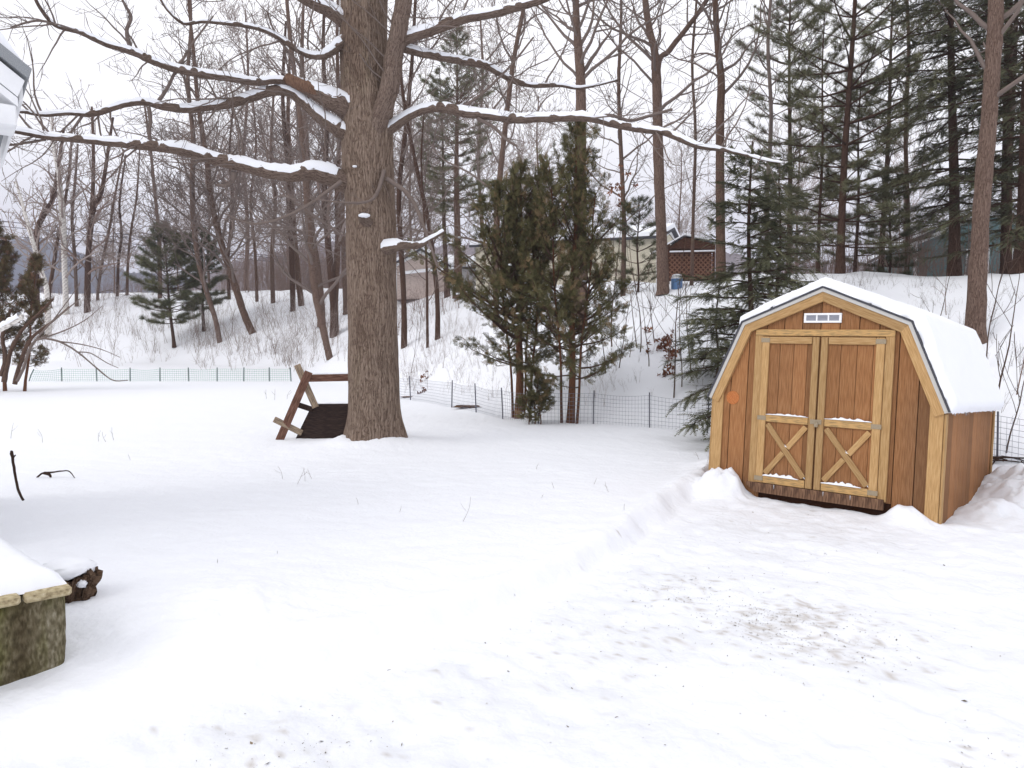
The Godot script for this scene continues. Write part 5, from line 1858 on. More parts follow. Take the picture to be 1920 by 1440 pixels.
func build_bare_trees() -> void:
	# right half: tall trunks on the crest
	bare_tree("bare_tree", "tall bare tree forking high up, left of the brown porch", "", [[1243, 528, 11], [1240, 440, 10], [1236, 340, 9.5], [1233, 230, 9], [1231, 150, 8.5], [1228, 100, 7], [1215, 40, 6], [1205, -40, 5], [1190, -160, 4], [1170, -300, 2]], 24, 201, M.grey_bark, M.twig, {"from": 0.42, "limbs": 20})
	bare_tree("bare_tree", "right prong of the high fork left of the porch, bare and slender", "", [[1238, 400, 3], [1233, 140, 5], [1255, 95, 5], [1290, 50, 4.6], [1325, 0, 4], [1360, -70, 3.4], [1400, -180, 2]], 24, 202, M.grey_bark, M.twig, {"from": 0.5, "limbs": 14, "reach": 0.25})
	bare_tree("bare_tree", "straight bare tree in front of the porch's right end", "", [[1352, 528, 9], [1351, 440, 8.5], [1350, 330, 8], [1350, 230, 7.5], [1352, 150, 7], [1345, 80, 5.5], [1341, 0, 5], [1338, -120, 4], [1330, -280, 2]], 23, 203, M.brown_bark, M.twig, {"from": 0.45, "limbs": 22})
	bare_tree("bare_tree", "bare tree with a fan of upright branches rising out of the right cedar", "", [[1088, 560, 13], [1087, 420, 12], [1088, 300, 11], [1089, 200, 10], [1088, 140, 9], [1082, 60, 7], [1078, -20, 6], [1070, -140, 4], [1064, -280, 2]], 22, 204, M.grey_bark, M.twig, {"from": 0.52, "limbs": 26, "spread": 45.0, "up": 0.12, "reach": 0.42})
	bare_tree("bare_tree", "thick bare grey trunk standing on the slope right behind the shed", "", [[1829, 637, 17], [1832, 540, 16], [1838, 430, 15], [1846, 320, 14.5], [1855, 210, 14], [1863, 100, 13.5], [1868, 0, 13], [1872, -130, 11], [1878, -300, 8], [1880, -500, 3]], 14.2, 205, M.grey_bark, M.twig, {"from": 0.45, "limbs": 16, "dens": 1.5, "reach": 0.24})
	bare_tree("bare_tree", "slim bare tree between the white pine and the tall hemlock at right", "", [[1700, 534, 4], [1702, 400, 4], [1698, 250, 3.6], [1704, 100, 3], [1700, -40, 2.4], [1706, -180, 1.4]], 24, 206, M.brown_bark, M.twig, {"limbs": 24})
	bare_tree("bare_tree", "dark straight trunk right of the thick bare trunk, before the teal house", "", [[1886, 534, 9], [1886, 420, 8.5], [1888, 280, 8], [1890, 120, 7], [1892, -40, 6], [1890, -240, 3]], 21, 207, M.dark_bark, M.twig, {"from": 0.5, "limbs": 14})
	bare_tree("bare_tree", "slender bare tree between the two cedars and the forked tree", "", [[1168, 540, 4.5], [1170, 420, 4], [1165, 300, 4], [1160, 160, 3.2], [1165, 20, 2.6], [1160, -120, 1.6]], 26, 208, M.grey_bark, M.twig, {"limbs": 26})
	bare_tree("bare_tree", "thin bare tree just right of the porch roof peak", "", [[1297, 530, 3], [1300, 400, 3], [1304, 250, 2.8], [1298, 120, 2.4], [1306, 0, 2], [1310, -100, 1.2]], 26, 209, M.grey_bark, M.twig, {"limbs": 24})
	bare_tree("bare_tree", "bare tree with fine crossing branches above the hemlock by the shed", "", [[1440, 532, 4], [1438, 380, 4], [1446, 220, 3.5], [1440, 80, 3], [1450, -60, 2.4], [1455, -200, 1.4]], 26, 210, M.twig, M.twig, {"limbs": 24})
	# middle: between the oak and the cedars
	bare_tree("bare_tree", "slim bare tree before the tan house, nearest to the oak trunk", "", [[757, 555, 5], [752, 470, 5], [748, 360, 4.5], [760, 250, 4], [772, 120, 3.4], [780, -20, 2.6], [786, -160, 1.4]], 31, 211, M.dark_bark, M.twig, {"limbs": 24})
	bare_tree("bare_tree", "bare tree before the tan house's grey wing, leaning left", "", [[820, 562, 4.4], [812, 480, 4.2], [800, 400, 4], [778, 300, 3.6], [756, 180, 3.2], [745, 40, 2.6], [738, -100, 1.6]], 30, 212, M.dark_bark, M.twig, {"limbs": 24})
	bare_tree("bare_tree", "thin bare sapling before the tan house, middle one of three stems", "", [[801, 567, 2.4], [800, 500, 2.2], [796, 420, 2], [790, 300, 1.8], [796, 200, 1.2]], 29, 213, M.dark_bark, M.twig, {"limbs": 16})
	bare_tree("bare_tree", "bare tree with pale crown rising between the two pines and cedar top", "", [[930, 560, 6], [932, 400, 6], [945, 260, 5], [962, 120, 4.4], [985, 0, 3.8], [1010, -140, 2.2]], 27, 214, M.grey_bark, M.twig, {"limbs": 26})
	# left: trees on and before the bank
	bare_tree("bare_tree", "leaning grey trunk on the left bank, foot right beside the tipped table's legs", "", [[619, 678, 6], [611, 640, 6.4], [601, 595, 7], [590, 540, 7], [583, 470, 6.6], [577, 400, 6], [572, 320, 5.4], [560, 200, 4.6], [545, 80, 4], [535, -40, 2.6], [530, -160, 1.4]], 36, 215, M.grey_bark, M.twig, {"limbs": 26})
	bare_tree("bare_tree", "leaning brown trunk on the left bank, middle of three leaning trees", "", [[474, 634, 6.4], [458, 590, 6.6], [440, 535, 6.4], [422, 480, 6], [408, 430, 5.6], [395, 370, 5.2], [388, 300, 4.6], [372, 200, 4], [362, 90, 3.2], [350, -30, 2]], 45, 216, M.brown_bark, M.twig, {"limbs": 30})
	bare_tree("bare_tree", "leaning trunk just right of the small green pines on the left bank", "", [[412, 640, 4.6], [404, 600, 4.6], [388, 550, 4.6], [374, 500, 4.6], [364, 430, 5], [360, 350, 5], [362, 260, 4.4], [352, 150, 3.6], [358, 40, 2.6], [354, -60, 1.4]], 45, 217, M.grey_bark, M.twig, {"limbs": 30})
	bare_tree("birch_tree", "white birch with straight pale trunk on the far left bank", "", [[123, 552, 5], [121, 500, 5], [119, 440, 5.2], [116, 390, 5.4], [110, 330, 4], [100, 270, 3], [96, 210, 2]], 54, 218, M.birch, M.pale_twig, {"limbs": 24})
	bare_tree("birch_tree", "white birch leaning left beside the cedar thicket at the left edge", "", [[88, 548, 4.6], [78, 510, 4.4], [66, 470, 4], [55, 430, 3.6], [44, 390, 3], [30, 340, 2]], 50, 219, M.birch, M.pale_twig, {"limbs": 18})
	var rows := [
		["dark bare tree forking between the two white birches", [[68, 540, 5.5], [68, 470, 5.5], [70, 430, 5], [84, 400, 4.6], [100, 370, 4], [108, 320, 3.4], [120, 240, 2]], 54.0],
		["bare tree leaning right just past the straight white birch", [[92, 552, 3.4], [100, 500, 3.4], [108, 450, 3], [118, 400, 2.8], [130, 320, 2.4], [135, 240, 1.4]], 56.0],
		["thin bare tree rising from the blue hill, second right of the straight birch", [[143, 548, 3], [140, 480, 3], [135, 410, 2.8], [140, 350, 2.4], [146, 270, 1.6]], 56.0],
		["sturdy forked bare tree before the blue hill", [[163, 550, 5], [165, 490, 5], [170, 430, 4.6], [176, 390, 4.4], [190, 360, 4], [200, 300, 3], [212, 220, 2]], 54.0],
		["straight bare tree with a long upright stem right of the sturdy forked tree", [[166, 548, 3.6], [168, 440, 4], [174, 360, 3.6], [175, 280, 3], [172, 200, 2]], 57.0],
		["thin bare tree curving right before the blue hill's slope", [[183, 550, 2.6], [192, 490, 2.6], [205, 430, 2.4], [215, 370, 2], [232, 280, 1.4]], 57.0],
		["thin upright bare tree over the dip of the blue hill", [[220, 550, 2.6], [222, 490, 2.4], [228, 440, 2.2], [224, 380, 2], [236, 290, 1.4]], 58.0],
		["thin bare tree leaning right over the dip of the blue hill", [[238, 550, 2.4], [240, 490, 2.4], [246, 430, 2.2], [256, 370, 1.8], [262, 280, 1.2]], 58.0],
		["bare tree behind the front small pine", [[300, 560, 3.6], [298, 450, 3.4], [290, 360, 3], [282, 280, 2.4], [270, 190, 1.6]], 56.0],
		["bare tree between the small green pines and the leaning trunks", [[430, 575, 3], [428, 480, 3], [436, 380, 2.8], [430, 290, 2.2], [438, 190, 1.4]], 54.0],
		["thin bare tree in the rusty thicket left of the leaning grey trunk", [[482, 570, 2.8], [478, 470, 2.8], [470, 380, 2.4], [480, 280, 2], [474, 180, 1.2]], 52.0],
		["grey bare tree behind the rusty thicket", [[512, 575, 4], [510, 470, 4], [516, 380, 3.4], [508, 290, 3], [514, 160, 1.6]], 50.0],
		["straight dark trunk, leftmost of the row close left of the oak", [[549, 572, 5], [547, 480, 5], [542, 400, 4.8], [538, 300, 4.4], [530, 180, 3.4], [536, 40, 2]], 48.0],
		["dark trunk leaning left, second of the row close left of the oak", [[565, 574, 5.2], [556, 490, 5.2], [550, 420, 5], [546, 340, 4.4], [540, 220, 3.6], [545, 60, 2]], 49.0],
		["stout dark trunk, third of the row close left of the oak", [[602, 576, 7], [594, 500, 7], [584, 430, 6.4], [578, 360, 6], [574, 260, 5], [566, 120, 4], [570, -20, 2]], 44.0],
		["mossy dark trunk, fourth of the row close left of the oak", [[625, 572, 6.6], [619, 500, 6.6], [612, 420, 6], [608, 350, 5.4], [612, 240, 4.4], [606, 90, 3.4], [610, -30, 2]], 42.0],
		["brown trunk, fifth of the row and forked with its neighbour by the oak", [[628, 572, 6], [631, 500, 6], [634, 430, 5.6], [632, 360, 5.2], [636, 240, 4], [632, 80, 3], [634, -30, 2]], 42.4],
		["dark trunk half hidden behind the oak's left side", [[648, 570, 5], [645, 480, 5], [642, 400, 4.6], [646, 300, 4], [640, 160, 3], [650, 0, 2]], 45.0],
	]
	var k := 0
	for r in rows:
		k += 1
		bare_tree("bare_tree", r[0], "", r[1], r[2], 300 + k, [M.grey_bark, M.dark_bark, M.brown_bark][k % 3], [M.twig, M.pale_twig, M.red_twig][(k * 2) % 3], {"limbs": 20 if r[1][0][0] < 500 else 14, "from": 0.22 if r[1][0][0] < 500 else 0.34, "reach": 0.30 if r[1][0][0] < 330 else 0.38, "up": 0.09, "spread": 58.0})
	# a farther row whose crowns fill the sky behind; copies of three of a kind
	var proto := []
	for q in 3:
		var x := [460.0, 690.0, 900.0]
		proto.append(bare_tree("bare_tree", ["far bare tree with a round crown, behind the leaning trunks left of the oak", "far bare tree straight behind the oak trunk", "far bare tree behind the twin pines"][q], "far bare trees behind the row", [[x[q], 560, 4], [x[q] + 4, 430, 3.6], [x[q] - 3, 300, 3], [x[q] + 5, 150, 2.4], [x[q], 20, 1.4]], 62.0, 400 + q, M.grey_bark, M.pale_twig, {"limbs": 38, "from": 0.16, "reach": 0.42, "up": 0.1, "dens": 1.3}))
	var labels := [[215, 70, "far bare tree over the lowest part of the blue hill", 0.42], [335, 72, "far bare tree rising above the small green pines", 0.45], [395, 66, "far bare tree between the two leftmost leaning trunks", 0.6], [540, 70, "far bare tree left of the dark trunk row", 0.6], [770, 58, "far bare tree behind the tan house's left gable", 0.7], [1010, 54, "far bare tree behind the left cedar's top", 0.6], [1270, 60, "far bare tree behind the porch roof", 0.5], [1490, 56, "far bare tree left of the white pine's trunk", 0.55], [1690, 60, "far bare tree left of the tall hemlock's trunk", 0.5]]
	k = 0
	for L in labels:
		var c: Node3D = proto[k % 3].duplicate()
		c.name = numbered("bare_tree")
		add_child(c)
		var p := stand(L[0], L[1])
		c.position = p - Vector3(0, 0.1, 0)
		c.rotation.y = k * 1.9
		var s: float = L[3]
		c.scale = Vector3(s, s, s)
		c.set_meta("label", L[2])
		k += 1

func sapling_mesh(seed_: int, tall: float, stems: int, lv: int, thick: float) -> ArrayMesh:
	var mb := MB.new()
	var rng := RandomNumberGenerator.new()
	rng.seed = seed_
	for s in stems:
		var d := (Vector3.UP + rand_dir(rng) * (0.12 if stems == 1 else 0.32)).normalized()
		grow(mb, Vector3(rng.randfn() * 0.06 * (stems - 1), -0.1, rng.randfn() * 0.06 * (stems - 1)), d, tall * rng.randf_range(0.7, 1.1), thick, 0, rng, {"seg": 0.25, "wander": 0.10, "up": 0.06, "rmin": thick * 0.32, "levels": lv, "spread": 60.0, "dens": 2.0 / maxf(tall * 0.5, 0.6)})
	return mb.mesh()

func build_undergrowth() -> void:
	var rng := RandomNumberGenerator.new()
	rng.seed = 77
	# saplings one by one on the right slope
	var sap := []
	for q in 4: sap.append(sapling_mesh(80 + q, [2.2, 2.6, 1.7, 3.2][q], 1, 2, 0.014))
	var list := [
		[1195, 652, 1.0, 1, "thin sapling on the slope right below the forked tree"], [1200, 660, 1.2, 3, "curved dark sapling leaning right below the forked tree"], [1217, 686, 0.9, 0, "straight thin sapling with a dark leaf below the barrel's left"], [1263, 745, 1.35, 3, "tall straight sapling standing lowest on the slope before the barrel"], [1278, 724, 1.2, 1, "tall grey sapling just right of the lowest one"], [1250, 690, 1.0, 2, "sapling carrying rusty oak leaves"], [1298, 700, 1.1, 0, "sapling left of the hemlock's lower boughs"], [1318, 690, 0.9, 2, "short sapling under the hemlock's boughs"],
		[1148, 650, 1.5, 3, "stout sapling right of the right cedar"], [1135, 700, 1.0, 0, "slim sapling at the cedar's right hem"], [1160, 690, 1.0, 1, "slim leaning sapling right of the cedar's hem"], [1180, 670, 0.8, 2, "short sapling in the gap right of the cedar"], [1000, 690, 0.7, 0, "sapling stem seen between the cedar trunks"],
		[1751, 640, 0.9, 1, "upright sapling above the shed roof's right shoulder"], [1852, 690, 1.0, 3, "upright sapling right of the thick bare trunk"], [1868, 760, 1.1, 1, "long leaning sapling beyond the shed's right eave"], [1905, 740, 1.0, 2, "sapling at the right edge above the shed's back corner"], [1885, 850, 0.9, 0, "leaning sapling by the fence behind the shed's right side"], [1775, 590, 0.8, 2, "sapling on the slope left of the thick bare trunk"],
		[770, 700, 0.8, 0, "thin sapling close right of the oak trunk"], [830, 690, 0.7, 2, "brushy sapling at the left cedar's skirt"], [785, 640, 0.9, 1, "thin sapling on the bank below the tan house"], [1100, 690, 0.8, 2, "sapling behind the right cedar's foot"], [1228, 640, 0.9, 0, "grey sapling halfway up the slope before the barrel"]]
	for L in list:
		var p := foot(L[0], L[1])
		var o := part(self, numbered("sapling"), sap[L[3]], M.grey_bark if L[3] != 2 else M.red_twig, Transform3D(Basis(Vector3.UP, rng.randf() * TAU).scaled(Vector3.ONE * L[2]), p))
		tag(o, L[4], "sapling", "saplings on the snowy slope")
	# rusty oak leaves still hanging
	var lf := MB.new()
	for i in 5:
		var a := i * 1.3
		lf.tri(Vector3.ZERO, Vector3(cos(a) * 0.06, 0.05 - 0.12 * (i % 2), sin(a) * 0.06), Vector3(cos(a + 0.9) * 0.07, -0.03, sin(a + 0.9) * 0.05))
	var lm := lf.mesh()
	for cl in [[1250, 640, 0.22, 26, "upper cluster of rusty oak leaves hanging on a sapling before the hemlock"], [1238, 655, 0.2, 22, "rusty oak leaves left of the upper cluster"], [1262, 665, 0.25, 30, "broad cluster of orange-brown oak leaves beside the hemlock bough"], [1252, 702, 0.16, 18, "lowest cluster of dry oak leaves above the fence"], [1215, 622, 0.12, 8, "small dry leaves on the thin sapling"], [800, 710, 0.2, 16, "dry brown leaves on a low plant right of the oak"], [792, 735, 0.15, 10, "dry leaves low on the snow right of the oak"], [1165, 350, 0.4, 20, "dead brown leaves hanging high beside the right cedar"]]:
		var c := foot(cl[0], cl[1]) + Vector3(0, 0.35, 0) if cl[1] > 400 else at(cl[0], cl[1], 22.0)
		var q := at(cl[0], cl[1], -c.z)
		var tf := []
		var cols := []
		for i in cl[3]:
			var v: Vector3 = Vector3(rng.randfn(), rng.randfn(), rng.randfn()) * float(cl[2]) * 0.5
			tf.append(Transform3D(Basis(rand_dir(rng), rng.randf() * TAU).scaled(Vector3.ONE * rng.randf_range(0.7, 1.4)), v))
			cols.append(tone(rng, Color(0.12, 0.045, 0.025), Color(0.24, 0.10, 0.05)))
		var o := scatter(self, "oak_leaves", lm, M.leaf, tf, cols)
		o.position = q
		tag(o, cl[4], "leaves", "", "stuff")
	# uncountable brush: thin stems on the bank
	var brush := []
	for q in 4: brush.append(sapling_mesh(120 + q, [0.9, 1.2, 0.7, 1.5][q], 3, 2, 0.008))
	var zones := [
		["brush", "thin bare brush all over the left snowy bank", [[150, 650, 560, 690, 180], [0, 180, 600, 680, 60], [360, 640, 590, 700, 120]], 1.25, M.pale_twig],
		["brush", "thin bare brush on the bank between oak and cedars", [[755, 900, 600, 740, 190], [880, 1150, 600, 760, 90]], 0.7, M.pale_twig],
		["brush", "scattered bare brush on the slope right of the cedars and behind the shed", [[1150, 1400, 545, 760, 50], [1700, 1920, 545, 800, 60], [1480, 1800, 530, 545, 40]], 0.65, M.grey_bark],
	]
	for z in zones:
		for q in 4:
			var tf := []
			for r in z[2]:
				for i in int(r[4] / 4):
					var p := foot(rng.randf_range(r[0], r[1]), rng.randf_range(r[2], r[3]))
					if p.z > -13.5 and p.x < 3.0: continue
					var s: float = z[3] * rng.randf_range(0.4, 1.25) * clampf(-p.z / 38.0, 0.55, 1.2)
					tf.append(Transform3D(Basis(Vector3.UP, rng.randf() * TAU).scaled(Vector3(s, s * rng.randf_range(0.8, 1.3), s)), p))
			var o := scatter(self, "brush", brush[q], z[4], tf, [Color.WHITE])
			tag(o, z[1] + ["", ", bushier stems", ", low stems", ", tall stems"][q], "brush", "", "stuff")
	# the rusty thicket behind the left bank's crest, and the dark brush on the right plateau
	var th := []
	for q in 3: th.append(sapling_mesh(140 + q, [3.0, 3.8, 2.4][q], 4, 2, 0.02))
	for q in 3:
		var tf := []
		for i in 95:
			var px := rng.randf_range(30, 660)
			if px < 420 and rng.randf() < 0.5: continue
			var p := stand(px, rng.randf_range(56, 70))
			var s := rng.randf_range(0.7, 1.15) * (1.2 if px > 430 else 0.5)
			tf.append(Transform3D(Basis(Vector3.UP, rng.randf() * TAU).scaled(Vector3.ONE * s), p))
		tag(scatter(self, "thicket", th[q], M.red_twig, tf, [Color.WHITE]), ["rusty bare thicket behind the left bank's crest", "taller rusty thicket behind the left bank's crest", "low rusty thicket along the left bank's crest"][q], "thicket", "", "stuff")
		tf = []
		for i in 34:
			var p := stand(rng.randf_range(1470, 1930), rng.randf_range(22, 30))
			var s := rng.randf_range(0.35, 0.75)
			tf.append(Transform3D(Basis(Vector3.UP, rng.randf() * TAU).scaled(Vector3.ONE * s), p))
		for i in 26:
			var p := stand(rng.randf_range(690, 1180), rng.randf_range(34, 42))
			var s := rng.randf_range(0.3, 0.6)
			tf.append(Transform3D(Basis(Vector3.UP, rng.randf() * TAU).scaled(Vector3.ONE * s), p))
		tag(scatter(self, "thicket", th[q], M.red_twig, tf, [Color.WHITE]), ["brown thicket on the plateau behind the shed", "taller brown thicket on the plateau behind the shed", "low brown thicket on the plateau behind the shed"][q], "thicket", "", "stuff")

func build_left_edge() -> void:
	# arching shrub and snow-covered leaning log at the left edge
	px_stick("multi-stemmed dark shrub stems at the left edge before the green fence", "", [
		[[8, 716, 5], [12, 690, 4.5], [22, 655, 4], [40, 620, 3.5], [70, 590, 2.6], [100, 560, 1.8]],
		[[28, 720, 4.5], [36, 685, 4.2], [50, 650, 4], [62, 630, 3.2], [95, 605, 2.4], [130, 575, 1.5]],
		[[2, 705, 4], [10, 670, 4], [5, 630, 3.5], [20, 580, 2.6]]], 25.0, M.brown_bark, "shrub", "shrub")
	px_stick("thin bent shrub stem with long branches arching right over the green fence", "", [
		[[112 - 80, 714, 2.88], [44, 690, 2.88], [58, 650, 2.59], [75, 635, 2.16], [110, 640, 1.87], [145, 660, 1.58], [175, 685, 1.44], [200, 706, 1.30], [216, 714, 1.15], [240, 713, 0.72]],
		[[58, 650, 2.16], [90, 610, 1.73], [120, 585, 1.44], [150, 560, 0.86]], [[110, 640, 1.44], [150, 645, 1.15], [190, 655, 0.86], [225, 670, 0.58]], [[145, 660, 1.30], [170, 662, 1.08], [200, 680, 0.86], [222, 690, 0.50]], [[75, 635, 1.73], [120, 620, 1.30], [160, 600, 0.86], [190, 575, 0.50]], [[95, 606, 1.30], [130, 560, 0.86], [150, 530, 0.50]]], 24.0, M.twig, "shrub", "shrub")
	var b := at(-40, 640, 23.0)
	var t := thing("leaning_log", "pale leaning birch log topped with snow at the left edge", "log", b)
	var kn := curve_of([[Vector3.ZERO, 0.10], [at(5, 614, 23.0) - b, 0.095], [at(42, 594, 23.0) - b, 0.085]], 8, 0.05, 3)
	var mb := MB.new()
	mb.tube(kn[0], kn[1], 12, true)
	part(t, "log", mb.mesh(), M.birch)
	snow_on(t, kn[0], kn[1], 0.08, 5)
	# power lines behind the left trees
	for L in [[[-300, 395], [0, 414], [120, 428], [240, 440], [420, 470], [700, 500], "uppermost power line across the left sky"], [[-300, 408], [0, 424], [120, 436], [240, 446], [420, 474], [700, 503], "middle power line across the left sky"], [[-300, 428], [0, 442], [120, 450], [240, 456], [420, 482], [700, 508], "lowest power line across the left sky"]]:
		var pts := PackedVector3Array()
		var rad := PackedFloat32Array()
		for i in 6:
			pts.append(at(L[i][0], L[i][1], 70.0))
			rad.append(0.034)
		var c := MB.new()
		c.tube(pts, rad, 5)
		tag(part(self, numbered("power_line"), c.mesh(), M.cable), L[6], "power line", "power lines across the left sky")

func build_twigs() -> void:
	px_stick("dark knotty dead stick standing up out of the snow at the left", "", [[[44, 938, 2.2], [36, 924, 2.4], [30, 900, 2.4], [26, 876, 2.6], [22, 850, 3.2], [21, 846, 2]], [[25, 858, 1.6], [29, 853, 1.2]]], 7.9, M.dark_bark)
	px_stick("fallen arched twig lying on the snow right of the upright stick", "", [[[60, 906, 1.2], [78, 888, 1.8], [95, 886, 1.8], [118, 883, 1.2], [130, 884, 1.1], [140, 896, 0.9]], [[80, 887, 2], [92, 889, 3], [95, 895, 1.8]]], 9.4, M.dark_bark)
	var rng := RandomNumberGenerator.new()
	rng.seed = 91
	var spots := [
		[20, 822, 30, "weed twig pair farthest left on the lawn"], [80, 830, 28, "forked weed twig left of the lawn's thin trio"], [185, 828, 22, "first twig of the thin trio on the left lawn"], [199, 828, 20, "middle twig of the thin trio on the left lawn"], [214, 826, 26, "last twig of the thin trio on the left lawn"],
		[245, 862, 12, "tiny twig tip on the left lawn"], [530, 898, 26, "short twig left of the curved weed stems below the picnic table"], [556, 908, 34, "curved weed stem below the picnic table, left one"], [572, 902, 28, "curved weed stem below the picnic table, right one"], [586, 898, 22, "small bent twig right of the curved stems"],
		[672, 946, 14, "tiny upright twig below the oak, left"], [748, 960, 14, "tiny upright twig below the oak, right"], [866, 978, 52, "long forked twig alone in the middle of the snow"], [1040, 916, 14, "small twig in the snow left of the shed path"], [1015, 934, 8, "flat little twig near the path's snow edge"], [1112, 908, 14, "thin twig on the snow nearer to the shed"], [1142, 922, 22, "slanting feathery twig on the snow nearer to the shed"], [1170, 956, 12, "stubby twig by the path edge"],
		[500, 748, 18, "weed tips before the green fence's right end, left"], [515, 750, 22, "weed tips before the green fence's right end, middle"], [538, 748, 18, "weed tips beside the picnic table's leg"], [1312, 862, 18, "bare twigs at the shed's left corner"], [1325, 868, 22, "bare twig touching the shed's left corner board"], [408, 1055, 8, "tiny twig in the foreground snow, left"], [520, 1038, 6, "tiny dark bud tip in the foreground snow"], [720, 1258, 14, "dark twig lying on the path's near edge"], [1148, 1346, 12, "left dark twig lying on the trodden path"], [1210, 1360, 10, "right dark twig lying on the trodden path"], [966, 1118, 6, "tiny twig on the path's snow edge"], [1006, 880, 12, "twig tip in the snow below the cedars"]]
	for s in spots:
		var p := foot(s[0], s[1])
		var d := -p.z
		var L: float = s[2] * d / FOCAL
		var dir := Vector3(rng.randf_range(-0.6, 0.7), 1.0, rng.randf_range(-0.3, 0.3)).normalized()
		if s[2] < 15 and s[1] > 1200: dir = Vector3(1, 0.12, rng.randf_range(-0.5, 0.2)).normalized()
		if s[0] == 866: dir = Vector3(0.35, 1, 0.1).normalized()
		var r := maxf(0.0014, d * 0.00018)
		var runs := [[[Vector3(0, -0.02, 0), r * 1.3], [dir * L * 0.5 + Vector3(rng.randf_range(-0.12, 0.12) * L, 0, 0), r * 1.1], [dir * L, r * 0.7]]]
		if s[2] > 16:
			var m := dir * L * 0.45
			var out := Vector3(rng.randf_range(0.35, 0.9) * (1.0 if rng.randf() < 0.5 else -1.0), rng.randf_range(-0.1, 0.3), rng.randf_range(-0.4, 0.4))
			runs.append([[m, r * 0.9], [m + (dir * 0.6 + out) * L * 0.2, r * 0.7], [m + (dir * 0.7 + out) * L * 0.42, r * 0.45]])
		stick(s[3], "twig", "twigs poking from the snow", runs, M.twig, p)
	# plant litter on the trodden path
	var fl := MB.new()
	fl.quad(Vector3(-0.5, 0, -0.12), Vector3(0.0, 0.05, -0.3), Vector3(0.5, 0, 0.08), Vector3(-0.1, 0.02, 0.25))
	var tf := []
	var cols := []
	for c in [[1.9, -4.8, 0.34, 650], [1.3, -5.5, 0.34, 350], [2.25, -3.0, 0.3, 400], [-1.1, -3.35, 0.22, 120], [1.7, -5.0, 0.15, 250], [-0.7, -3.5, 0.12, 12], [0.55, -4.6, 0.5, 100], [1.0, -6.6, 0.8, 90], [2.2, -6.6, 0.6, 60], [1.2, -4.4, 1.3, 190], [3.0, -8.0, 0.5, 60]]:
		for i in c[3]:
			var x: float = c[0] + rng.randfn() * c[2]
			var z: float = c[1] + rng.randfn() * c[2] * 0.9
			if path_side(x, z) < 0.15: continue
			var s := rng.randf_range(0.004, 0.015) * (2.4 if rng.randf() < 0.05 else 1.0)
			tf.append(Transform3D((Basis(Vector3.UP, rng.randf() * TAU) * Basis(rand_dir(rng), 0.3)).scaled_local(Vector3(s, s, s * rng.randf_range(0.3, 1.0))), Vector3(x, ground_h(x, z) + 0.003, z)))
			cols.append(tone(rng, Color(0.06, 0.045, 0.03), Color(0.24, 0.19, 0.13)))
	tag(scatter(self, "litter", fl.mesh(), M.leaf, tf, cols), "dark leaf and needle litter strewn over the trodden path", "litter", "", "stuff")
	# exposed soil and leaves along the fence line
	for e in [[890, 762, 0.5, 0.035, "strip of bare brown soil at the lawn's edge left of the cedars"], [770, 744, 0.3, 0.025, "patch of dark soil at the lawn's edge right of the oak"]]:
		var p := foot(e[0], e[1])
		var o := part(self, numbered("soil_patch"), lumpy(int(e[0]), e[2], e[3], e[2] * 0.3, 0.9, 10, 26), M.soil, Transform3D(Basis(Vector3.UP, -0.2), p - Vector3(0, 0.01, 0)))
		tag(o, e[4], "soil")
	var bp := foot(1872, 864)
	var runs := []
	for i in 14:
		var v := Vector3(rng.randf_range(-0.3, 0.3), rng.randf_range(-0.02, 0.07), rng.randf_range(-0.15, 0.15))
		var w := Vector3(rng.randfn() * 0.2, rng.randf_range(-0.02, 0.05), rng.randfn() * 0.12)
		runs.append([[v - w, 0.012], [v + Vector3(0, 0.03, 0), 0.010], [v + w, 0.006]])
	stick("dark heap of broken sticks by the shed's back right corner", "brush pile", "", runs, M.dark_bark, bp, "brush_pile")

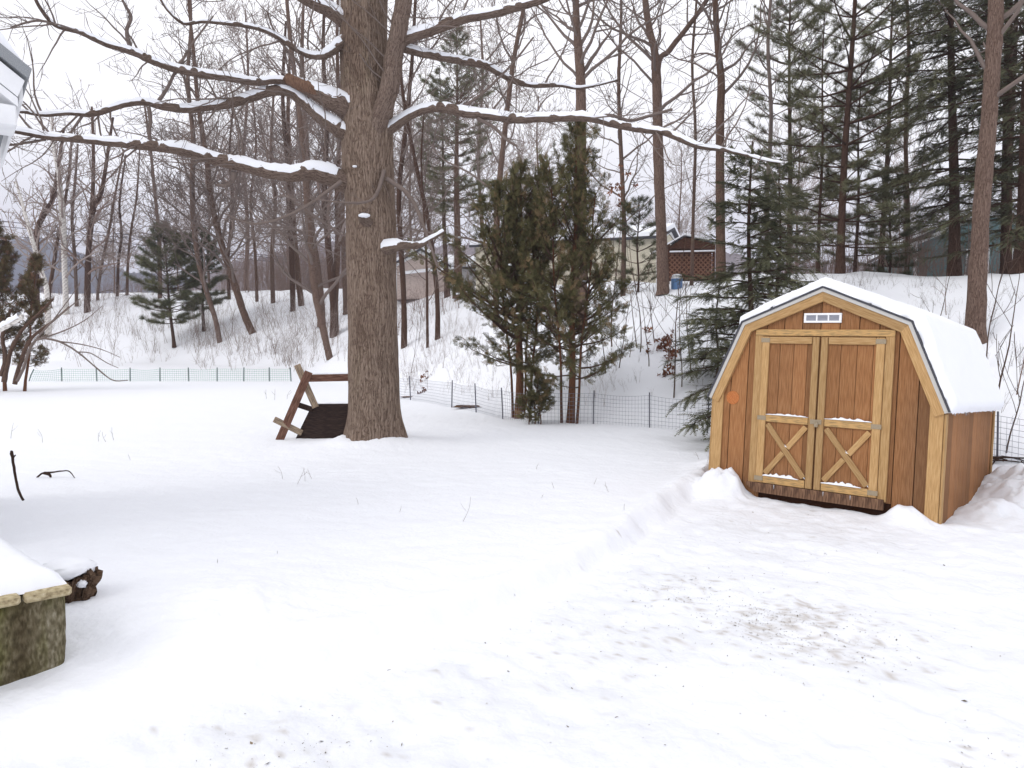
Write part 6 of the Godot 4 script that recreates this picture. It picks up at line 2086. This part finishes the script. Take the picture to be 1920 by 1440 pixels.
# ------------------------------------------------------------------ the scene
func _ready() -> void:
	var cam := Camera3D.new()
	cam.name = "camera"
	add_child(cam)
	cam.position = EYE
	cam.rotation.x = -PITCH
	cam.fov = rad_to_deg(2.0 * atan(720.0 / FOCAL))
	cam.near = 0.05
	cam.far = 6000.0
	cam.current = true
	var env := Environment.new()
	env.background_mode = Environment.BG_SKY
	env.sky = Sky.new()
	env.sky.sky_material = sky_material()
	env.tonemap_mode = Environment.TONE_MAPPER_LINEAR
	env.tonemap_exposure = 1.15
	env.sdfgi_enabled = true
	env.ssao_enabled = true
	env.ssil_enabled = true
	env.fog_enabled = true
	env.fog_density = 0.0010
	env.fog_light_color = rgb8(214, 216, 232)
	var we := WorldEnvironment.new()
	we.name = "environment"
	we.environment = env
	add_child(we)
	var sun := DirectionalLight3D.new()
	sun.name = "sun"
	sun.light_energy = 0.30
	sun.light_angular_distance = 34.0
	sun.light_color = Color(1.0, 0.985, 0.96)
	sun.shadow_enabled = true
	sun.rotation_degrees = Vector3(-38, -62, 0)
	add_child(sun)

	n_soft.seed = 1; n_soft.frequency = 0.05; n_soft.fractal_octaves = 3
	n_mid.seed = 2; n_mid.frequency = 0.55; n_mid.fractal_octaves = 3
	n_fine.seed = 3; n_fine.frequency = 2.3; n_fine.fractal_octaves = 3
	n_step.seed = 6; n_step.noise_type = FastNoiseLite.TYPE_CELLULAR; n_step.frequency = 2.1; n_step.fractal_type = FastNoiseLite.FRACTAL_NONE
	n_clump.seed = 4; n_clump.frequency = 2.6; n_clump.fractal_octaves = 3
	make_materials()
	SHED = Transform3D(Basis(Vector3.UP, -0.7193) * Basis(Vector3.BACK, -0.0107) * Basis(Vector3.RIGHT, -0.0584), Vector3(3.2728, 0, -8.316))
	var W := func(x: float, z: float) -> Vector3: return SHED * Vector3(x, 0, z)
	for m in [[-0.98, 0.12, 0.30, 0.20, 0.5], [-1.18, 0.0, 0.34, 0.20, 0.4], [-0.84, 0.16, 0.14, 0.10, 0.6], [0.92, 0.10, 0.20, 0.16, 0.5], [1.08, 0.06, 0.20, 0.06, 0.6], [1.55, -0.9, 0.34, 0.14, 0.5], [1.7, -1.9, 0.5, 0.30, 0.5], [1.5, -2.5, 0.5, 0.30, 0.4], [2.3, -1.5, 0.6, 0.22, 0.5], [-1.5, -1.0, 0.6, 0.15, 0.3], [-0.45, 0.16, 0.34, 0.035, 0.4], [0.35, 0.16, 0.34, 0.03, 0.4]]:
		var p: Vector3 = W.call(m[0], m[1])
		mounds.append([p.x, p.z, m[2], m[3], m[4]])
	var ok := at(703, 812, 12.5)
	mounds.append([ok.x, ok.z, 1.0, 0.21, 0.2])
	var cw := at(131, 1250, 4.03)
	mounds.append([cw.x + 0.55, cw.z - 0.75, 0.8, 0.10, 0.3])

	var t0 := Time.get_ticks_msec()
	build_ground()
	ridge("hill", "far blue wooded mountain at the left", [[-900, 470], [-500, 440], [-200, 462], [0, 452], [62, 444], [100, 456], [130, 468], [165, 478], [200, 494], [240, 509], [272, 512], [330, 520], [460, 540], [700, 560]], 620.0, 220.0, M.hill, 5, 1.6)
	ridge("hill", "brown wooded hill behind the trees", [[300, 560], [380, 520], [410, 502], [450, 491], [500, 479], [560, 463], [600, 456], [650, 454], [750, 462], [900, 458], [1050, 446], [1140, 438], [1240, 442], [1330, 470], [1450, 492], [1700, 495], [2000, 490], [2500, 490]], 240.0, 90.0, M.near_hill, 6, 1.3)
	print("ground ", Time.get_ticks_msec() - t0)
	build_shed()
	print("shed ", Time.get_ticks_msec() - t0)
	build_oak()
	print("oak ", Time.get_ticks_msec() - t0)
	build_houses()
	build_house_corner()
	build_conifers()
	print("conifers ", Time.get_ticks_msec() - t0)
	build_bare_trees()
	print("bare ", Time.get_ticks_msec() - t0)
	build_undergrowth()
	build_table()
	build_corner_wall()
	build_stump()
	build_left_edge()
	var posts := []
	for px in [52, 116, 182, 244, 300, 354, 407, 457, 505, 546]:
		posts.append(foot(px, 715))
	fence("wire_fence", "low green wire mesh fence with short posts across the far left lawn", posts, 0.5, 0.075, 0.085, M.wire_green, M.post_green, 0.02, 11, [0.5])
	posts = []
	for q in [[742, 746], [770, 750], [847, 764], [893, 773], [943, 786], [1010, 794], [1112, 795], [1218, 802], [1326, 812], [1440, 820], [1560, 828], [1700, 838], [1800, 850], [1870, 862], [1960, 880]]:
		posts.append(foot(q[0], q[1]))
	fence("wire_fence", "grey wire mesh fence along the foot of the right snowy slope", posts, 0.62, 0.07, 0.07, M.wire_grey, M.post_grey, 0.014, 12)
	build_twigs()
	var tris := 0
	var done := {}
	for o in find_children("*", "MeshInstance3D", true, false):
		if done.has(o.mesh): continue
		done[o.mesh] = true
		for q in o.mesh.get_surface_count(): tris += o.mesh.surface_get_array_index_len(q) / 3
	print("tris ", tris)
	print("all ", Time.get_ticks_msec() - t0)

func sky_material() -> PanoramaSkyMaterial:
	var w := 512
	var h := 256
	var im := Image.create(w, h, false, Image.FORMAT_RGBAF)
	var f := noise(1.6, 4, FastNoiseLite.TYPE_SIMPLEX_SMOOTH, 12)
	for y in h:
		var el := PI / 2.0 - PI * (y + 0.5) / h
		for x in w:
			var az := TAU * (x + 0.5) / w
			var d := Vector3(cos(el) * sin(az), sin(el), cos(el) * cos(az))
			var n_ := f.get_noise_3d(d.x, d.y * 2.5, d.z)
			var t := smoothstep(0.07, 0.30, sin(el) + 0.05 * n_)
			var c := Color(0.80, 0.80, 0.89).lerp(Color(1.10, 1.10, 1.14), t)
			var k := 1.0 + 0.08 * n_
			im.set_pixel(x, y, Color(c.r * k, c.g * k, c.b * k, 1.0))
	var m := PanoramaSkyMaterial.new()
	m.panorama = ImageTexture.create_from_image(im)
	return m
